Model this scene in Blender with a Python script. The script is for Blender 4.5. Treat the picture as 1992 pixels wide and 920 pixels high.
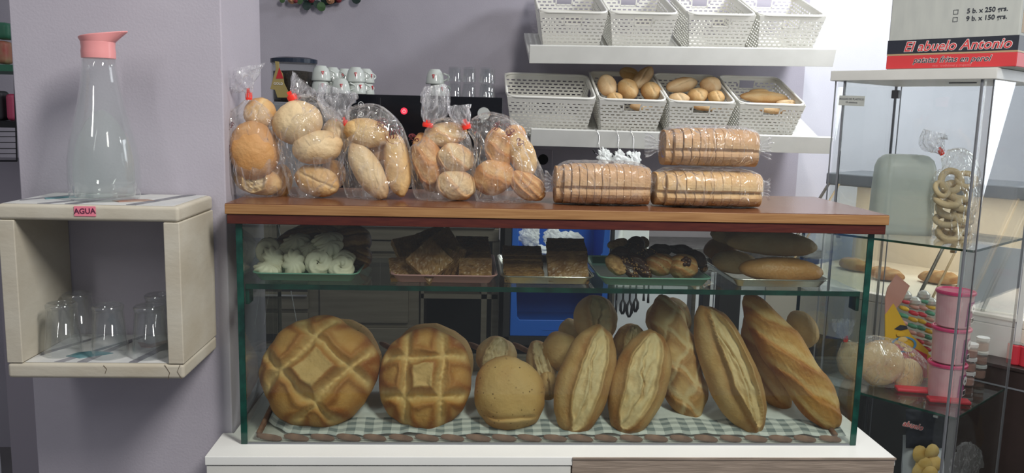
import bpy, math, random
from mathutils import Vector, Matrix, noise
PI = math.pi
rad = math.radians
S = bpy.context.scene
COL = S.collection
for o in list(bpy.data.objects): bpy.data.objects.remove(o)

# ------------------------------------------------------------ camera
FPX = 1613.11
CAM = Vector((0.42207, -1.53087, 0.63850))
CROT = (1.4222687, -0.02395547, -0.05196917)
cd = bpy.data.cameras.new('camera')
cam = bpy.data.objects.new('camera', cd)
COL.objects.link(cam)
cd.sensor_width = 36.0
cd.lens = 36.0 * FPX / 1992.0
cd.clip_start = 0.02
cam.location = CAM
cam.rotation_euler = CROT
S.camera = cam
from mathutils import Euler
CM = Euler(CROT, 'XYZ').to_matrix()

def ray(px, py):
    return CM @ Vector(((px - 996.0) / FPX, (460.0 - py) / FPX, -1.0))
def P(px, py, Y):                      # point of the room seen at a photo pixel, at depth Y
    d = ray(px, py)
    return CAM + d * ((Y - CAM.y) / d.y)
def PZ(px, py, Z):
    d = ray(px, py)
    return CAM + d * ((Z - CAM.z) / d.z)
def mpp(Y): return (Y - CAM.y) / FPX   # metres per pixel at depth Y

# ------------------------------------------------------------ world, lamps, exposure
w = bpy.data.worlds.new('world'); S.world = w; w.use_nodes = True
w.node_tree.nodes['Background'].inputs[0].default_value = (0.86, 0.90, 1.0, 1)
w.node_tree.nodes['Background'].inputs[1].default_value = 0.24
S.view_settings.view_transform = 'Standard'
S.view_settings.look = 'None'
S.view_settings.exposure = 0.0
S.view_settings.gamma = 1.0
try:
    S.cycles.transparent_max_bounces = 32
    S.cycles.max_bounces = 12
except Exception: pass

def area(name, loc, target, size, power, col, sy=None):
    l = bpy.data.lights.new(name, 'AREA'); l.energy = power; l.color = col
    l.shape = 'RECTANGLE' if sy else 'SQUARE'; l.size = size
    if sy: l.size_y = sy
    o = bpy.data.objects.new(name, l); COL.objects.link(o); o.location = loc
    d = Vector(target) - Vector(loc)
    o.rotation_euler = d.to_track_quat('-Z', 'Y').to_euler()
    return o
area('shop_ceiling_lamp', (1.25, -1.25, 2.0), (0.5, 0.1, 0.15), 0.30, 53, (1.0, 0.97, 0.92), 0.9)
area('film_glint_lamp', (-0.7, -1.9, 1.9), (0.3, 0.3, 0.4), 0.16, 10, (1.0, 0.98, 0.95), 1.2)  # added tube behind the camera, there for glints on the bag film
area('back_ceiling_lamp', (2.15, 1.25, 1.75), (1.7, 1.9, 0.6), 0.35, 24, (0.93, 0.96, 1.0))
area('street_window_light', (3.6, 0.9, 0.9), (1.6, 1.2, 0.3), 1.0, 19, (0.90, 0.95, 1.0), 1.4)

# ------------------------------------------------------------ helpers
MATS = {}
def nt(m): return m.node_tree.nodes, m.node_tree.links
def mat(name, col, rough=0.5, metal=0.0, col2=None, scale=20.0, bump=0.0, bscale=None, stretch=(1,1,1),
        spec=0.5, trans=0.0, ior=1.45, emit=None, estr=0.0, detail=4.0, lo=0.35, hi=0.65, coat=0.0, sub=0.0):
    m = bpy.data.materials.new(name); m.use_nodes = True
    N, L = nt(m); b = N['Principled BSDF']
    b.inputs['Base Color'].default_value = (*col, 1)
    b.inputs['Roughness'].default_value = rough
    b.inputs['Metallic'].default_value = metal
    b.inputs['Specular IOR Level'].default_value = spec
    b.inputs['Transmission Weight'].default_value = trans
    b.inputs['IOR'].default_value = ior
    b.inputs['Coat Weight'].default_value = coat
    if sub: 
        b.inputs['Subsurface Weight'].default_value = sub
        b.inputs['Subsurface Radius'].default_value = (0.01,0.01,0.01)
    if emit:
        b.inputs['Emission Color'].default_value = (*emit, 1); b.inputs['Emission Strength'].default_value = estr
    if col2 or bump:
        tc = N.new('ShaderNodeTexCoord'); mp = N.new('ShaderNodeMapping'); mp.inputs['Scale'].default_value = stretch
        L.new(tc.outputs['Object'], mp.inputs[0])
    if col2:
        n = N.new('ShaderNodeTexNoise'); n.inputs['Scale'].default_value = scale; n.inputs['Detail'].default_value = detail
        L.new(mp.outputs[0], n.inputs[0])
        r = N.new('ShaderNodeValToRGB'); r.color_ramp.elements[0].position = lo; r.color_ramp.elements[1].position = hi
        r.color_ramp.elements[0].color = (*col, 1); r.color_ramp.elements[1].color = (*col2, 1)
        L.new(n.outputs[0], r.inputs[0]); L.new(r.outputs[0], b.inputs['Base Color'])
    if bump:
        n2 = N.new('ShaderNodeTexNoise'); n2.inputs['Scale'].default_value = bscale or scale; n2.inputs['Detail'].default_value = 5
        L.new(mp.outputs[0], n2.inputs[0])
        bp = N.new('ShaderNodeBump'); bp.inputs['Strength'].default_value = min(1, bump); bp.inputs['Distance'].default_value = 0.002
        L.new(n2.outputs[0], bp.inputs['Height']); L.new(bp.outputs[0], b.inputs['Normal'])
    MATS[name] = m
    return m

def thin_glass(name, tint, refl=1.0, rough=0.0, milky=0.0, milkcol=(0.9,0.93,0.95), bump=0.0, bscale=40, fres=1.45, stretch=(1,1,1)):
    """thin sheet: see-through with fresnel reflection, and a share of milky scatter"""
    m = bpy.data.materials.new(name); m.use_nodes = True
    N, L = nt(m); N.remove(N['Principled BSDF']); out = N['Material Output']
    t = N.new('ShaderNodeBsdfTransparent'); t.inputs[0].default_value = (*tint, 1)
    g = N.new('ShaderNodeBsdfGlossy'); g.inputs['Roughness'].default_value = rough; g.inputs[0].default_value = (refl, refl, refl, 1)
    fr = N.new('ShaderNodeFresnel')
    ge = N.new('ShaderNodeNewGeometry'); mi = N.new('ShaderNodeMapRange')      # same reflection from both faces of the sheet
    mi.inputs[3].default_value = fres; mi.inputs[4].default_value = 1/fres
    L.new(ge.outputs['Backfacing'], mi.inputs[0]); L.new(mi.outputs[0], fr.inputs[0])
    mx = N.new('ShaderNodeMixShader'); L.new(fr.outputs[0], mx.inputs[0]); L.new(t.outputs[0], mx.inputs[1]); L.new(g.outputs[0], mx.inputs[2])
    last = mx
    if milky:
        d = N.new('ShaderNodeBsdfDiffuse'); d.inputs[0].default_value = (*milkcol, 1)
        tl = N.new('ShaderNodeBsdfTranslucent'); tl.inputs[0].default_value = (*milkcol, 1)
        m0 = N.new('ShaderNodeMixShader'); m0.inputs[0].default_value = 0.4; L.new(d.outputs[0], m0.inputs[1]); L.new(tl.outputs[0], m0.inputs[2])
        m2 = N.new('ShaderNodeMixShader'); L.new(mx.outputs[0], m2.inputs[1]); L.new(m0.outputs[0], m2.inputs[2])
        m2.inputs[0].default_value = milky; last = m2
    if bump:
        tc = N.new('ShaderNodeTexCoord'); mp = N.new('ShaderNodeMapping'); mp.inputs['Scale'].default_value = stretch
        L.new(tc.outputs['Object'], mp.inputs[0])
        n1 = N.new('ShaderNodeTexNoise'); n1.inputs['Scale'].default_value = bscale; n1.inputs['Detail'].default_value = 3; n1.inputs['Distortion'].default_value = 1.5
        L.new(mp.outputs[0], n1.inputs[0])
        def ridge(sc, dist, wd, hi_):
            q = N.new('ShaderNodeTexNoise'); q.inputs['Scale'].default_value = sc; q.inputs['Detail'].default_value = 1; q.inputs['Distortion'].default_value = dist
            L.new(mp.outputs[0], q.inputs[0])
            s_ = N.new('ShaderNodeMath'); s_.operation = 'SUBTRACT'; s_.inputs[1].default_value = 0.5; L.new(q.outputs[0], s_.inputs[0])
            a_ = N.new('ShaderNodeMath'); a_.operation = 'ABSOLUTE'; L.new(s_.outputs[0], a_.inputs[0])
            r_ = N.new('ShaderNodeMapRange'); r_.inputs[1].default_value = 0; r_.inputs[2].default_value = wd; r_.inputs[3].default_value = hi_; r_.inputs[4].default_value = 0
            L.new(a_.outputs[0], r_.inputs[0]); return r_.outputs[0]
        rr = N.new('ShaderNodeMath'); rr.operation = 'ADD'; L.new(ridge(bscale*0.45, 0.6, 0.030, 0.55), rr.inputs[0]); L.new(ridge(bscale*0.8, 1.2, 0.05, 0.3), rr.inputs[1])
        ad = N.new('ShaderNodeMath'); ad.operation = 'ADD'; L.new(n1.outputs[0], ad.inputs[0]); L.new(rr.outputs[0], ad.inputs[1])
        bp = N.new('ShaderNodeBump'); bp.inputs['Strength'].default_value = bump; bp.inputs['Distance'].default_value = 0.006
        L.new(ad.outputs[0], bp.inputs['Height']); L.new(bp.outputs[0], g.inputs['Normal']); L.new(bp.outputs[0], fr.inputs['Normal'])
        if milky:
            r2 = N.new('ShaderNodeMapRange'); r2.inputs[1].default_value = 0.4; r2.inputs[2].default_value = 1.1; r2.inputs[3].default_value = milky*0.5; r2.inputs[4].default_value = milky*2.6
            L.new(ad.outputs[0], r2.inputs[0]); L.new(r2.outputs[0], m2.inputs[0])
    L.new(last.outputs[0], out.inputs[0])
    MATS[name] = m
    return m

class MB:
    def __init__(s): s.v = []; s.f = []; s.c = None
    def add(s, vs, fs):
        n = len(s.v); s.v += [tuple(v) for v in vs]; s.f += [tuple(i + n for i in f) for f in fs]
        return s
    def box(s, x0, x1, y0, y1, z0, z1, R=None):
        vs = [Vector((x, y, z)) for z in (z0, z1) for y in (y0, y1) for x in (x0, x1)]
        if R: vs = [R @ v for v in vs]
        return s.add(vs, [(0,2,3,1), (4,5,7,6), (0,1,5,4), (2,6,7,3), (0,4,6,2), (1,3,7,5)])
    def lathe(s, prof, seg=32, c=(0,0,0), R=None, cap=True, sx=1, sy=1):
        vs = []; n = len(prof)
        for r, z in prof:
            for j in range(seg):
                a = 2*PI*j/seg; v = Vector((r*math.cos(a)*sx, r*math.sin(a)*sy, z))
                if R: v = R @ v
                vs.append(v + Vector(c))
        fs = []
        for i in range(n-1):
            for j in range(seg):
                k = (j+1) % seg; fs.append((i*seg+j, i*seg+k, (i+1)*seg+k, (i+1)*seg+j))
        if cap:
            fs.append(tuple(range(seg))[::-1]); fs.append(tuple((n-1)*seg+j for j in range(seg)))
        return s.add(vs, fs)
    def tube(s, pts, r, seg=8, radii=None):
        pts = [Vector(p) for p in pts]; n = len(pts); vs = []; up = Vector((0.13, 0.31, 0.94))
        for i, p in enumerate(pts):
            d = (pts[min(i+1, n-1)] - pts[max(i-1, 0)]).normalized()
            a = d.cross(up)
            if a.length < 1e-3: a = d.cross(Vector((1,0,0)))
            a.normalize(); b = d.cross(a); rr = radii[i] if radii else r
            for j in range(seg):
                t = 2*PI*j/seg; vs.append(p + (a*math.cos(t) + b*math.sin(t))*rr)
            up = -b.cross(d) if False else up
        fs = [(i*seg+j, i*seg+(j+1)%seg, (i+1)*seg+(j+1)%seg, (i+1)*seg+j) for i in range(n-1) for j in range(seg)]
        fs += [tuple(range(seg))[::-1], tuple((n-1)*seg+j for j in range(seg))]
        return s.add(vs, fs)
    def prism(s, poly, a, b, axis='y', R=None):
        """polygon (u,v) extruded from a to b along an axis: y -> (u, t, v), x -> (t, u, v), z -> (u, v, t)"""
        f = {'y': lambda u,v,t: (u,t,v), 'x': lambda u,v,t: (t,u,v), 'z': lambda u,v,t: (u,v,t)}[axis]
        vs = [Vector(f(u, v, a)) for u, v in poly] + [Vector(f(u, v, b)) for u, v in poly]; n = len(poly)
        if R: vs = [R @ v for v in vs]
        return s.add(vs, [tuple(range(n)), tuple(range(2*n-1, n-1, -1))] + [(i, (i+1) % n + 0, (i+1) % n + n, i+n) for i in range(n)])
    def mesh(s, name):
        me = bpy.data.meshes.new(name); me.from_pydata(s.v, [], s.f); me.validate(); me.update()
        return me
    def build(s, name, m, parent=None, smooth=False, bevel=0, world=False, loc=None, seg=2):
        if world and parent is not None:
            L = Vector(parent.get('_l', (0,0,0))); s.v = [tuple(Vector(v) - L) for v in s.v]
        me = s.mesh(name)
        import bmesh
        bm = bmesh.new(); bm.from_mesh(me); bmesh.ops.recalc_face_normals(bm, faces=bm.faces); bm.to_mesh(me); bm.free()
        if s.c:
            a = me.color_attributes.new('crust', 'FLOAT_COLOR', 'POINT')
            for i, c in enumerate(s.c): a.data[i].color = (c[0], c[1], c[2], 1)
        me.materials.append(MATS[m] if isinstance(m, str) else m)
        if smooth:
            for p in me.polygons: p.use_smooth = True
        o = bpy.data.objects.new(name, me); COL.objects.link(o)
        if parent is not None: o.parent = parent
        if loc is not None: o.location = loc
        if bevel:
            b = o.modifiers.new('bevel', 'BEVEL'); b.width = bevel; b.segments = seg; b.limit_method = 'ANGLE'; b.angle_limit = rad(40)
            if smooth is not True:
                for p in me.polygons: p.use_smooth = True
                try:
                    wn = o.modifiers.new('wn', 'WEIGHTED_NORMAL'); wn.keep_sharp = False
                except Exception: pass
        return o

def tag(o, label=None, cat=None, group=None, kind=None):
    if label: o['label'] = label
    if cat: o['category'] = cat
    if group: o['group'] = group
    if kind: o['kind'] = kind
    return o
LOCS = []
def thing(name, label, cat, loc=(0,0,0), group=None):
    o = bpy.data.objects.new(name, None); COL.objects.link(o); o.empty_display_size = 0.02
    o.location = loc; o['_l'] = tuple(loc); LOCS.append(o)
    return tag(o, label, cat, group)
def struct(o): o['kind'] = 'structure'; return o
def dup(src, label=None, group=None, M=None):
    c = src.copy(); COL.objects.link(c)
    if label: c['label'] = label
    if group: c['group'] = group
    if M is not None: c.matrix_basis = M
    for ch in src.children:
        d = ch.copy(); COL.objects.link(d); d.parent = c
        for g in ch.children:
            e = g.copy(); COL.objects.link(e); e.parent = d
    return c
def text(name, body, size, m, parent, M, extrude=0.0003, shear=0.0, bold=0.0, align='CENTER'):
    cu = bpy.data.curves.new(name, 'FONT'); cu.body = body; cu.size = size; cu.extrude = extrude; cu.shear = shear
    cu.offset = bold; cu.align_x = align; cu.align_y = 'CENTER'; cu.resolution_u = 3
    t = bpy.data.objects.new(name, cu); COL.objects.link(t)
    me = bpy.data.meshes.new_from_object(t); bpy.data.objects.remove(t)
    me.materials.clear(); me.materials.append(MATS[m])
    o = bpy.data.objects.new(name, me); COL.objects.link(o); o.parent = parent; o.matrix_basis = M
    return o
def frame(origin, xdir, zup=(0,0,1)):
    """matrix whose local X runs along xdir, local Y up, local Z out of the face (towards -Y for xdir=+X)"""
    x = Vector(xdir).normalized(); u = Vector(zup).normalized(); z = x.cross(u).normalized(); y = z.cross(x)
    return Matrix.Translation(origin) @ Matrix((x, y, z)).transposed().to_4x4()

# ------------------------------------------------------------ materials
mat('wall_lilac', (0.405, 0.38, 0.435), 0.85, col2=(0.435, 0.41, 0.465), scale=6, bump=0.25, bscale=220)
mat('wall_pale', (0.56, 0.56, 0.62), 0.8, col2=(0.60, 0.60, 0.66), scale=4, bump=0.2, bscale=200)
mat('floor_tile', (0.16, 0.15, 0.15), 0.4, col2=(0.2,0.19,0.19), scale=3)
mat('white_paint', (0.72, 0.72, 0.68), 0.45, col2=(0.66, 0.66, 0.62), scale=9, bump=0.05, bscale=60)
mat('white_laminate', (0.83, 0.84, 0.81), 0.32, col2=(0.79, 0.80, 0.77), scale=5)
mat('oak', (0.36, 0.195, 0.08), 0.45, col2=(0.25, 0.12, 0.045), scale=9, stretch=(1.2, 9, 30), bump=0.1, bscale=60, lo=0.3, hi=0.7)
mat('board_top', (0.20, 0.085, 0.04), 0.24, col2=(0.14, 0.055, 0.028), scale=8, stretch=(1.0, 14, 10), lo=0.3, hi=0.7)
mat('mahogany', (0.085, 0.018, 0.012), 0.4, col2=(0.06, 0.012, 0.01), scale=12, stretch=(2, 20, 20))
mat('wood_grey', (0.36, 0.29, 0.235), 0.55, col2=(0.25, 0.20, 0.16), scale=6, stretch=(2.5, 30, 55), bump=0.35, bscale=14, lo=0.35, hi=0.62)
mat('shelf_wood', (0.54, 0.51, 0.43), 0.7, col2=(0.44, 0.39, 0.30), scale=7, bump=0.3, bscale=50, lo=0.3, hi=0.8, stretch=(1,1,2))
mat('decal_pale', (0.62, 0.62, 0.60), 0.5, col2=(0.52,0.53,0.53), scale=16)
mat('decal_dark', (0.13, 0.13, 0.15), 0.5, col2=(0.26, 0.26, 0.28), scale=26)
mat('decal_teal', (0.05, 0.16, 0.19), 0.5, col2=(0.14,0.26,0.28), scale=30)
mat('decal_red', (0.28, 0.12, 0.09), 0.5, col2=(0.38, 0.28, 0.22), scale=30)
mat('crack', (0.10, 0.075, 0.05), 0.9)
mat('note_pink', (0.80, 0.22, 0.30), 0.6)
mat('ink_purple', (0.10, 0.015, 0.05), 0.6)
mat('stopper_pink', (0.74, 0.30, 0.30), 0.35, coat=0.2)
mat('bottle_glass', (1, 1, 1), 0.0, trans=1.0, ior=1.45)
mat('water', (0.97, 1, 0.99), 0.0, trans=1.0, ior=1.33)
mat('glass_edge', (0.004, 0.026, 0.021), 0.12, col2=(0.008, 0.07, 0.05), scale=30, spec=0.7)
mat('steel', (0.21, 0.19, 0.155), 0.40, metal=0.6, col2=(0.16, 0.145, 0.12), scale=4, stretch=(1, 1, 14))
mat('steel_bright', (0.75, 0.75, 0.75), 0.15, metal=1.0)
mat('tray_metal', (0.50, 0.50, 0.47), 0.25, metal=0.9)
mat('black_gloss', (0.006, 0.007, 0.010), 0.12)
mat('black_matt', (0.010, 0.010, 0.012), 0.6)
mat('dark_grey', (0.06, 0.06, 0.065), 0.5)
mat('mid_grey', (0.20, 0.21, 0.23), 0.5)
mat('navy_plastic', (0.02, 0.03, 0.05), 0.25)
mat('ceramic', (0.62, 0.66, 0.62), 0.12, coat=0.3)
mat('logo_red', (0.50, 0.02, 0.03), 0.4)
mat('lamp_red', (0.7, 0.02, 0.05), 0.4, emit=(1.0, 0.05, 0.10), estr=0.8)
mat('white_ink', (0.85, 0.85, 0.85), 0.5)
mat('grey_knob', (0.48, 0.50, 0.48), 0.5)
mat('bag_gold', (0.35, 0.27, 0.10), 0.5)
mat('coffee_beans', (0.018, 0.011, 0.008), 0.6, col2=(0.05,0.03,0.02), scale=160, bump=0.9, bscale=160)
mat('basket_white', (0.76, 0.75, 0.69), 0.45)
mat('tape_red', (0.80, 0.035, 0.02), 0.4)
mat('print_maroon', (0.17, 0.025, 0.03), 0.6)
mat('socket_grey', (0.36, 0.33, 0.38), 0.4)
mat('crate_blue', (0.010, 0.10, 0.46), 0.38)
mat('paper_white', (0.72, 0.76, 0.78), 0.7, col2=(0.62,0.66,0.68), scale=12, bump=0.4, bscale=18)
mat('cloth_bag_white', (0.80, 0.83, 0.80), 0.7)
mat('green_tray', (0.16, 0.34, 0.27), 0.35)
mat('pink_tray', (0.46, 0.25, 0.25), 0.35)
mat('meringue', (0.74, 0.73, 0.60), 0.55, col2=(0.64, 0.60, 0.45), scale=30, lo=0.45, hi=0.8)
mat('choco', (0.035, 0.014, 0.010), 0.30, col2=(0.07, 0.028, 0.018), scale=40, bump=0.5, bscale=90)
mat('nuts', (0.34, 0.18, 0.07), 0.6, col2=(0.55,0.34,0.14), scale=120, bump=1, bscale=200)
mat('granite', (0.045, 0.042, 0.045), 0.3, col2=(0.12, 0.11, 0.11), scale=30)
mat('cardboard_grey', (0.52, 0.54, 0.50), 0.7, col2=(0.47, 0.49, 0.46), scale=12, stretch=(4,4,1))
mat('box_black', (0.028, 0.032, 0.045), 0.5)
mat('box_red', (0.66, 0.055, 0.06), 0.5)
mat('box_gold', (0.50, 0.36, 0.20), 0.5)
mat('box_inner', (0.50, 0.40, 0.30), 0.8)
mat('logo_pink', (0.80, 0.25, 0.26), 0.5)
mat('white_letter', (0.85, 0.80, 0.78), 0.5)
thin_glass('tub_frost', (0.75, 0.77, 0.75), rough=0.3, milky=0.62, milkcol=(0.72,0.76,0.72), fres=1.4)
mat('bucket_pink', (0.78, 0.40, 0.44), 0.35, col2=(0.84, 0.52, 0.54), scale=26, lo=0.3, hi=0.75)
mat('lid_magenta', (0.74, 0.05, 0.19), 0.3)
mat('label_purple', (0.42, 0.05, 0.22), 0.4)
mat('candy_yellow', (0.72, 0.44, 0.03), 0.45)
mat('candy_pinkish', (0.55, 0.28, 0.22), 0.45)
mat('candy_red', (0.60, 0.04, 0.06), 0.45)
mat('candy_blue', (0.09, 0.30, 0.55), 0.45)
mat('candy_green', (0.08, 0.30, 0.18), 0.45)
mat('candy_foil', (0.60, 0.58, 0.52), 0.25, metal=0.4)
mat('chip', (0.72, 0.46, 0.12), 0.6, col2=(0.80,0.58,0.22), scale=30)
mat('lid_white', (0.80, 0.80, 0.80), 0.4)
mat('pvc_white', (0.70, 0.73, 0.78), 0.35)
mat('display_beige', (0.80, 0.72, 0.62), 0.5)
mat('dark_wood', (0.025, 0.016, 0.014), 0.5, col2=(0.035,0.022,0.02), scale=8)
mat('leaf_dark', (0.012, 0.03, 0.026), 0.6)
mat('leaf_green', (0.07, 0.14, 0.06), 0.6)
mat('flower_peach', (0.58, 0.30, 0.17), 0.7)
mat('flower_red', (0.22, 0.03, 0.04), 0.7)
mat('wicker_brown', (0.26, 0.135, 0.09), 0.75, col2=(0.15, 0.07, 0.045), scale=40, bump=0.5, bscale=90, stretch=(1,1,1))
mat('wicker_white', (0.52, 0.52, 0.50), 0.8, col2=(0.42,0.42,0.40), scale=40, bump=0.5, bscale=90)
mat('pack_green', (0.05, 0.20, 0.12), 0.5)
mat('pack_tan', (0.45, 0.30, 0.16), 0.5, col2=(0.5,0.12,0.1), scale=22)
mat('pack_magenta', (0.48, 0.07, 0.14), 0.5)
thin_glass('pane', (0.86, 0.885, 0.85), rough=0.0)
thin_glass('pane_clear', (0.95, 0.965, 0.955), rough=0.0)
thin_glass('drink_glass', (0.94, 0.95, 0.95), rough=0.03, milky=0.02, milkcol=(0.7,0.7,0.72), fres=1.75)
thin_glass('carafe_glass', (0.975, 0.985, 0.98), rough=0.0, milky=0.03, milkcol=(0.8,0.82,0.82), fres=1.6)
thin_glass('refracted_water', (0.97, 0.99, 0.98), rough=0.05, milky=0.11, milkcol=(0.82,0.86,0.84), fres=1.33)
thin_glass('film', (0.97, 0.97, 0.96), rough=0.06, milky=0.075, milkcol=(0.92,0.92,0.92), bump=1.0, bscale=42, fres=1.55, stretch=(1,1,0.55))
thin_glass('film_tail', (0.93, 0.93, 0.94), rough=0.14, milky=0.14, milkcol=(0.9,0.9,0.92), bump=1.0, bscale=70, fres=1.6, stretch=(1,1,0.4))
thin_glass('jar_plastic', (0.85, 0.85, 0.84), rough=0.05, milky=0.10, fres=1.5)

def bread_mat(name, crust, pale, brown, spots=0.0, flour=0.35, rough=0.62):
    m = bpy.data.materials.new(name); m.use_nodes = True; N, L = nt(m); b = N['Principled BSDF']
    b.inputs['Roughness'].default_value = rough; b.inputs['Specular IOR Level'].default_value = 0.35
    at = N.new('ShaderNodeAttribute'); at.attribute_name = 'crust'
    sp = N.new('ShaderNodeSeparateColor'); L.new(at.outputs['Color'], sp.inputs[0])
    tc = N.new('ShaderNodeTexCoord')
    n = N.new('ShaderNodeTexNoise'); n.inputs['Scale'].default_value = 22; n.inputs['Detail'].default_value = 6; L.new(tc.outputs['Object'], n.inputs[0])
    n3 = N.new('ShaderNodeTexNoise'); n3.inputs['Scale'].default_value = 190; n3.inputs['Detail'].default_value = 3; L.new(tc.outputs['Object'], n3.inputs[0])
    def mix(fac, a, bb):
        x = N.new('ShaderNodeMix'); x.data_type = 'RGBA'
        if isinstance(fac, float): x.inputs[0].default_value = fac
        else: L.new(fac, x.inputs[0])
        for s_, v in ((6, a), (7, bb)):
            if isinstance(v, tuple): x.inputs[s_].default_value = (*v, 1)
            else: L.new(v, x.inputs[s_])
        return x.outputs[2]
    def mr(src, a, bb, c, d):
        x = N.new('ShaderNodeMapRange'); L.new(src, x.inputs[0])
        for i, v in enumerate((a, bb, c, d)): x.inputs[i+1].default_value = v
        return x.outputs[0]
    c0 = mix(mr(n.outputs[0], 0.35, 0.7, 0.0, flour), crust, pale)
    c1 = mix(sp.outputs[1], c0, brown)
    c2 = mix(sp.outputs[0], c1, pale)
    c3 = mix(mr(n3.outputs[0], 0.55, 0.8, 0.0, 0.25), c2, pale)
    if spots:
        v = N.new('ShaderNodeTexVoronoi'); v.inputs['Scale'].default_value = 85; L.new(tc.outputs['Object'], v.inputs[0])
        sm = mr(v.outputs['Distance'], 0.09, 0.19, spots*0.8, 0.0)
        g = N.new('ShaderNodeMath'); g.operation = 'MULTIPLY'; L.new(sm, g.inputs[0]); L.new(mr(n.outputs[0], 0.36, 0.48, 0.0, 1.0), g.inputs[1])
        c3 = mix(g.outputs[0], c3, (0.10, 0.04, 0.015))
    L.new(c3, b.inputs['Base Color'])
    bp = N.new('ShaderNodeBump'); bp.inputs['Strength'].default_value = 0.6; bp.inputs['Distance'].default_value = 0.0018
    ad = N.new('ShaderNodeMath'); ad.operation = 'ADD'; L.new(n.outputs[0], ad.inputs[0]); L.new(n3.outputs[0], ad.inputs[1])
    L.new(ad.outputs[0], bp.inputs['Height']); L.new(bp.outputs[0], b.inputs['Normal'])
    MATS[name] = m
bread_mat('crust_gold', (0.56, 0.285, 0.075), (0.68, 0.49, 0.22), (0.33, 0.11, 0.022), flour=0.22)
bread_mat('crust_tan', (0.58, 0.36, 0.14), (0.68, 0.54, 0.31), (0.36, 0.16, 0.05), flour=0.45)
bread_mat('crust_dots', (0.60, 0.385, 0.15), (0.68, 0.49, 0.24), (0.42, 0.19, 0.05), spots=1.0, flour=0.3)
bread_mat('crust_orange', (0.50, 0.25, 0.085), (0.64, 0.42, 0.20), (0.34, 0.13, 0.035), flour=0.4)
bread_mat('crust_pale', (0.60, 0.42, 0.22), (0.70, 0.57, 0.36), (0.42, 0.21, 0.08), flour=0.7)
bread_mat('crust_bun', (0.42, 0.21, 0.07), (0.52, 0.42, 0.22), (0.30, 0.11, 0.03), flour=0.15, rough=0.45)
bread_mat('crust_pastry', (0.14, 0.048, 0.017), (0.50, 0.31, 0.13), (0.05, 0.018, 0.010), flour=0.45, rough=0.35)
bread_mat('crust_loaf', (0.46, 0.27, 0.13), (0.60, 0.42, 0.24), (0.36, 0.18, 0.08), flour=0.5)

# ------------------------------------------------------------ bread generator
def seg_d(x, y, a):
    x0, y0, x1, y1 = a; dx, dy = x1-x0, y1-y0; L2 = dx*dx + dy*dy
    t = max(0, min(1, ((x-x0)*dx + (y-y0)*dy)/L2)); return math.hypot(x-x0-t*dx, y-y0-t*dy), t, ((x-x0)*dy - (y-y0)*dx)
def loaf_mesh(W, L, H, detail=None, n=2.0, k=2.2, seed=0, base=0.45, NR=22, NT=56, rough=0.012, shape=None, brown_edge=0.5, bend=0.0, lobe=0.07):
    """domed loaf: length L along Y, width W along X, top towards +Z; detail(u, v) -> (dz, pale, brown) in -1..1 plan coordinates"""
    b = MB(); b.c = []
    off = Vector((seed*3.17, seed*1.31, seed*7.7))
    def put(r, th, top):
        cu, sn = math.cos(th), math.sin(th)
        q = (abs(cu)**n + abs(sn)**n) ** (-1.0/n)
        u, v = r*q*cu, r*q*sn
        wf = shape(v) if shape else 1.0
        lob = 1 + lobe*noise.noise(Vector((cu*1.7, sn*1.7, seed*2.3))) + 0.35*lobe*noise.noise(Vector((cu*5, sn*5, seed)))
        x, y = u*W/2*wf*lob, v*L/2*lob
        x += bend*(v*v)
        z = (1 - min(1, r)**k)**0.5
        dz = pale = br = 0
        if top:
            z *= H
            if detail: dz, pale, br = detail(u, v)
            fade = min(1, (1-r)*6)
            z += dz*fade; pale *= min(1, (1-r)*9 + 0.15)
        else: z *= -H*base
        p = Vector((x, y, z)); q_ = p*14 + off
        nn = noise.noise(q_); n2 = noise.noise(p*48 + off)
        p *= 1 + nn*rough*4; z = p.z + n2*rough*0.10
        z += 0.0007*noise.noise(q_*9) * (1 if top else 0)
        e = max(0, (r-0.72)/0.28)
        br = max(0, min(1, br + e*brown_edge*(0.7+nn) + (0.25 if not top else 0) + 0.5*max(0, noise.noise(p*22+off))))
        b.v.append((p.x, p.y, z)); b.c.append((max(0, min(1, pale)), br, 0))
    rs = [math.sin(i/NR*PI/2) for i in range(1, NR+1)]
    put(0, 0, True)
    for r in rs:
        for j in range(NT): put(r, 2*PI*j/NT, True)
    nb = max(5, NR//3)
    rb = [math.sin(i/nb*PI/2) for i in range(nb-1, 0, -1)]
    for r in rb:
        for j in range(NT): put(r, 2*PI*j/NT, False)
    put(0, 0, False)
    tot = len(rs) + len(rb)
    for j in range(NT): b.f.append((0, 1+j, 1+(j+1) % NT))
    for i in range(tot-1):
        for j in range(NT):
            a = 1+i*NT; c = a+NT; b.f.append((a+j, c+j, c+(j+1) % NT, a+(j+1) % NT))
    a = 1+(tot-1)*NT; l = len(b.v)-1
    for j in range(NT): b.f.append((a+j, l, a+(j+1) % NT))
    return b
def place(o, c, roll=0, lean=90, yaw=0):
    """roll turns the loaf in its own plan, lean 90 = top faces the shop front, 0 = lying; yaw about the vertical"""
    o.matrix_basis = Matrix.Translation(c) @ Matrix.Rotation(rad(yaw), 4, 'Z') @ Matrix.Rotation(rad(lean), 4, 'X') @ Matrix.Rotation(rad(roll), 4, 'Z')
def loaf(name, label, cat, m, px, py, Y, Wp, Lp, H=0.3, roll=0, lean=66, yaw=0, group=None, **kw):
    s = mpp(Y); b = loaf_mesh(Wp*s, Lp*s, H*min(Wp, Lp)*s, **kw)
    o = b.build(name, m, smooth=True); tag(o, label, cat, group); place(o, P(px, py, Y), roll, lean, yaw)
    return o

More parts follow.
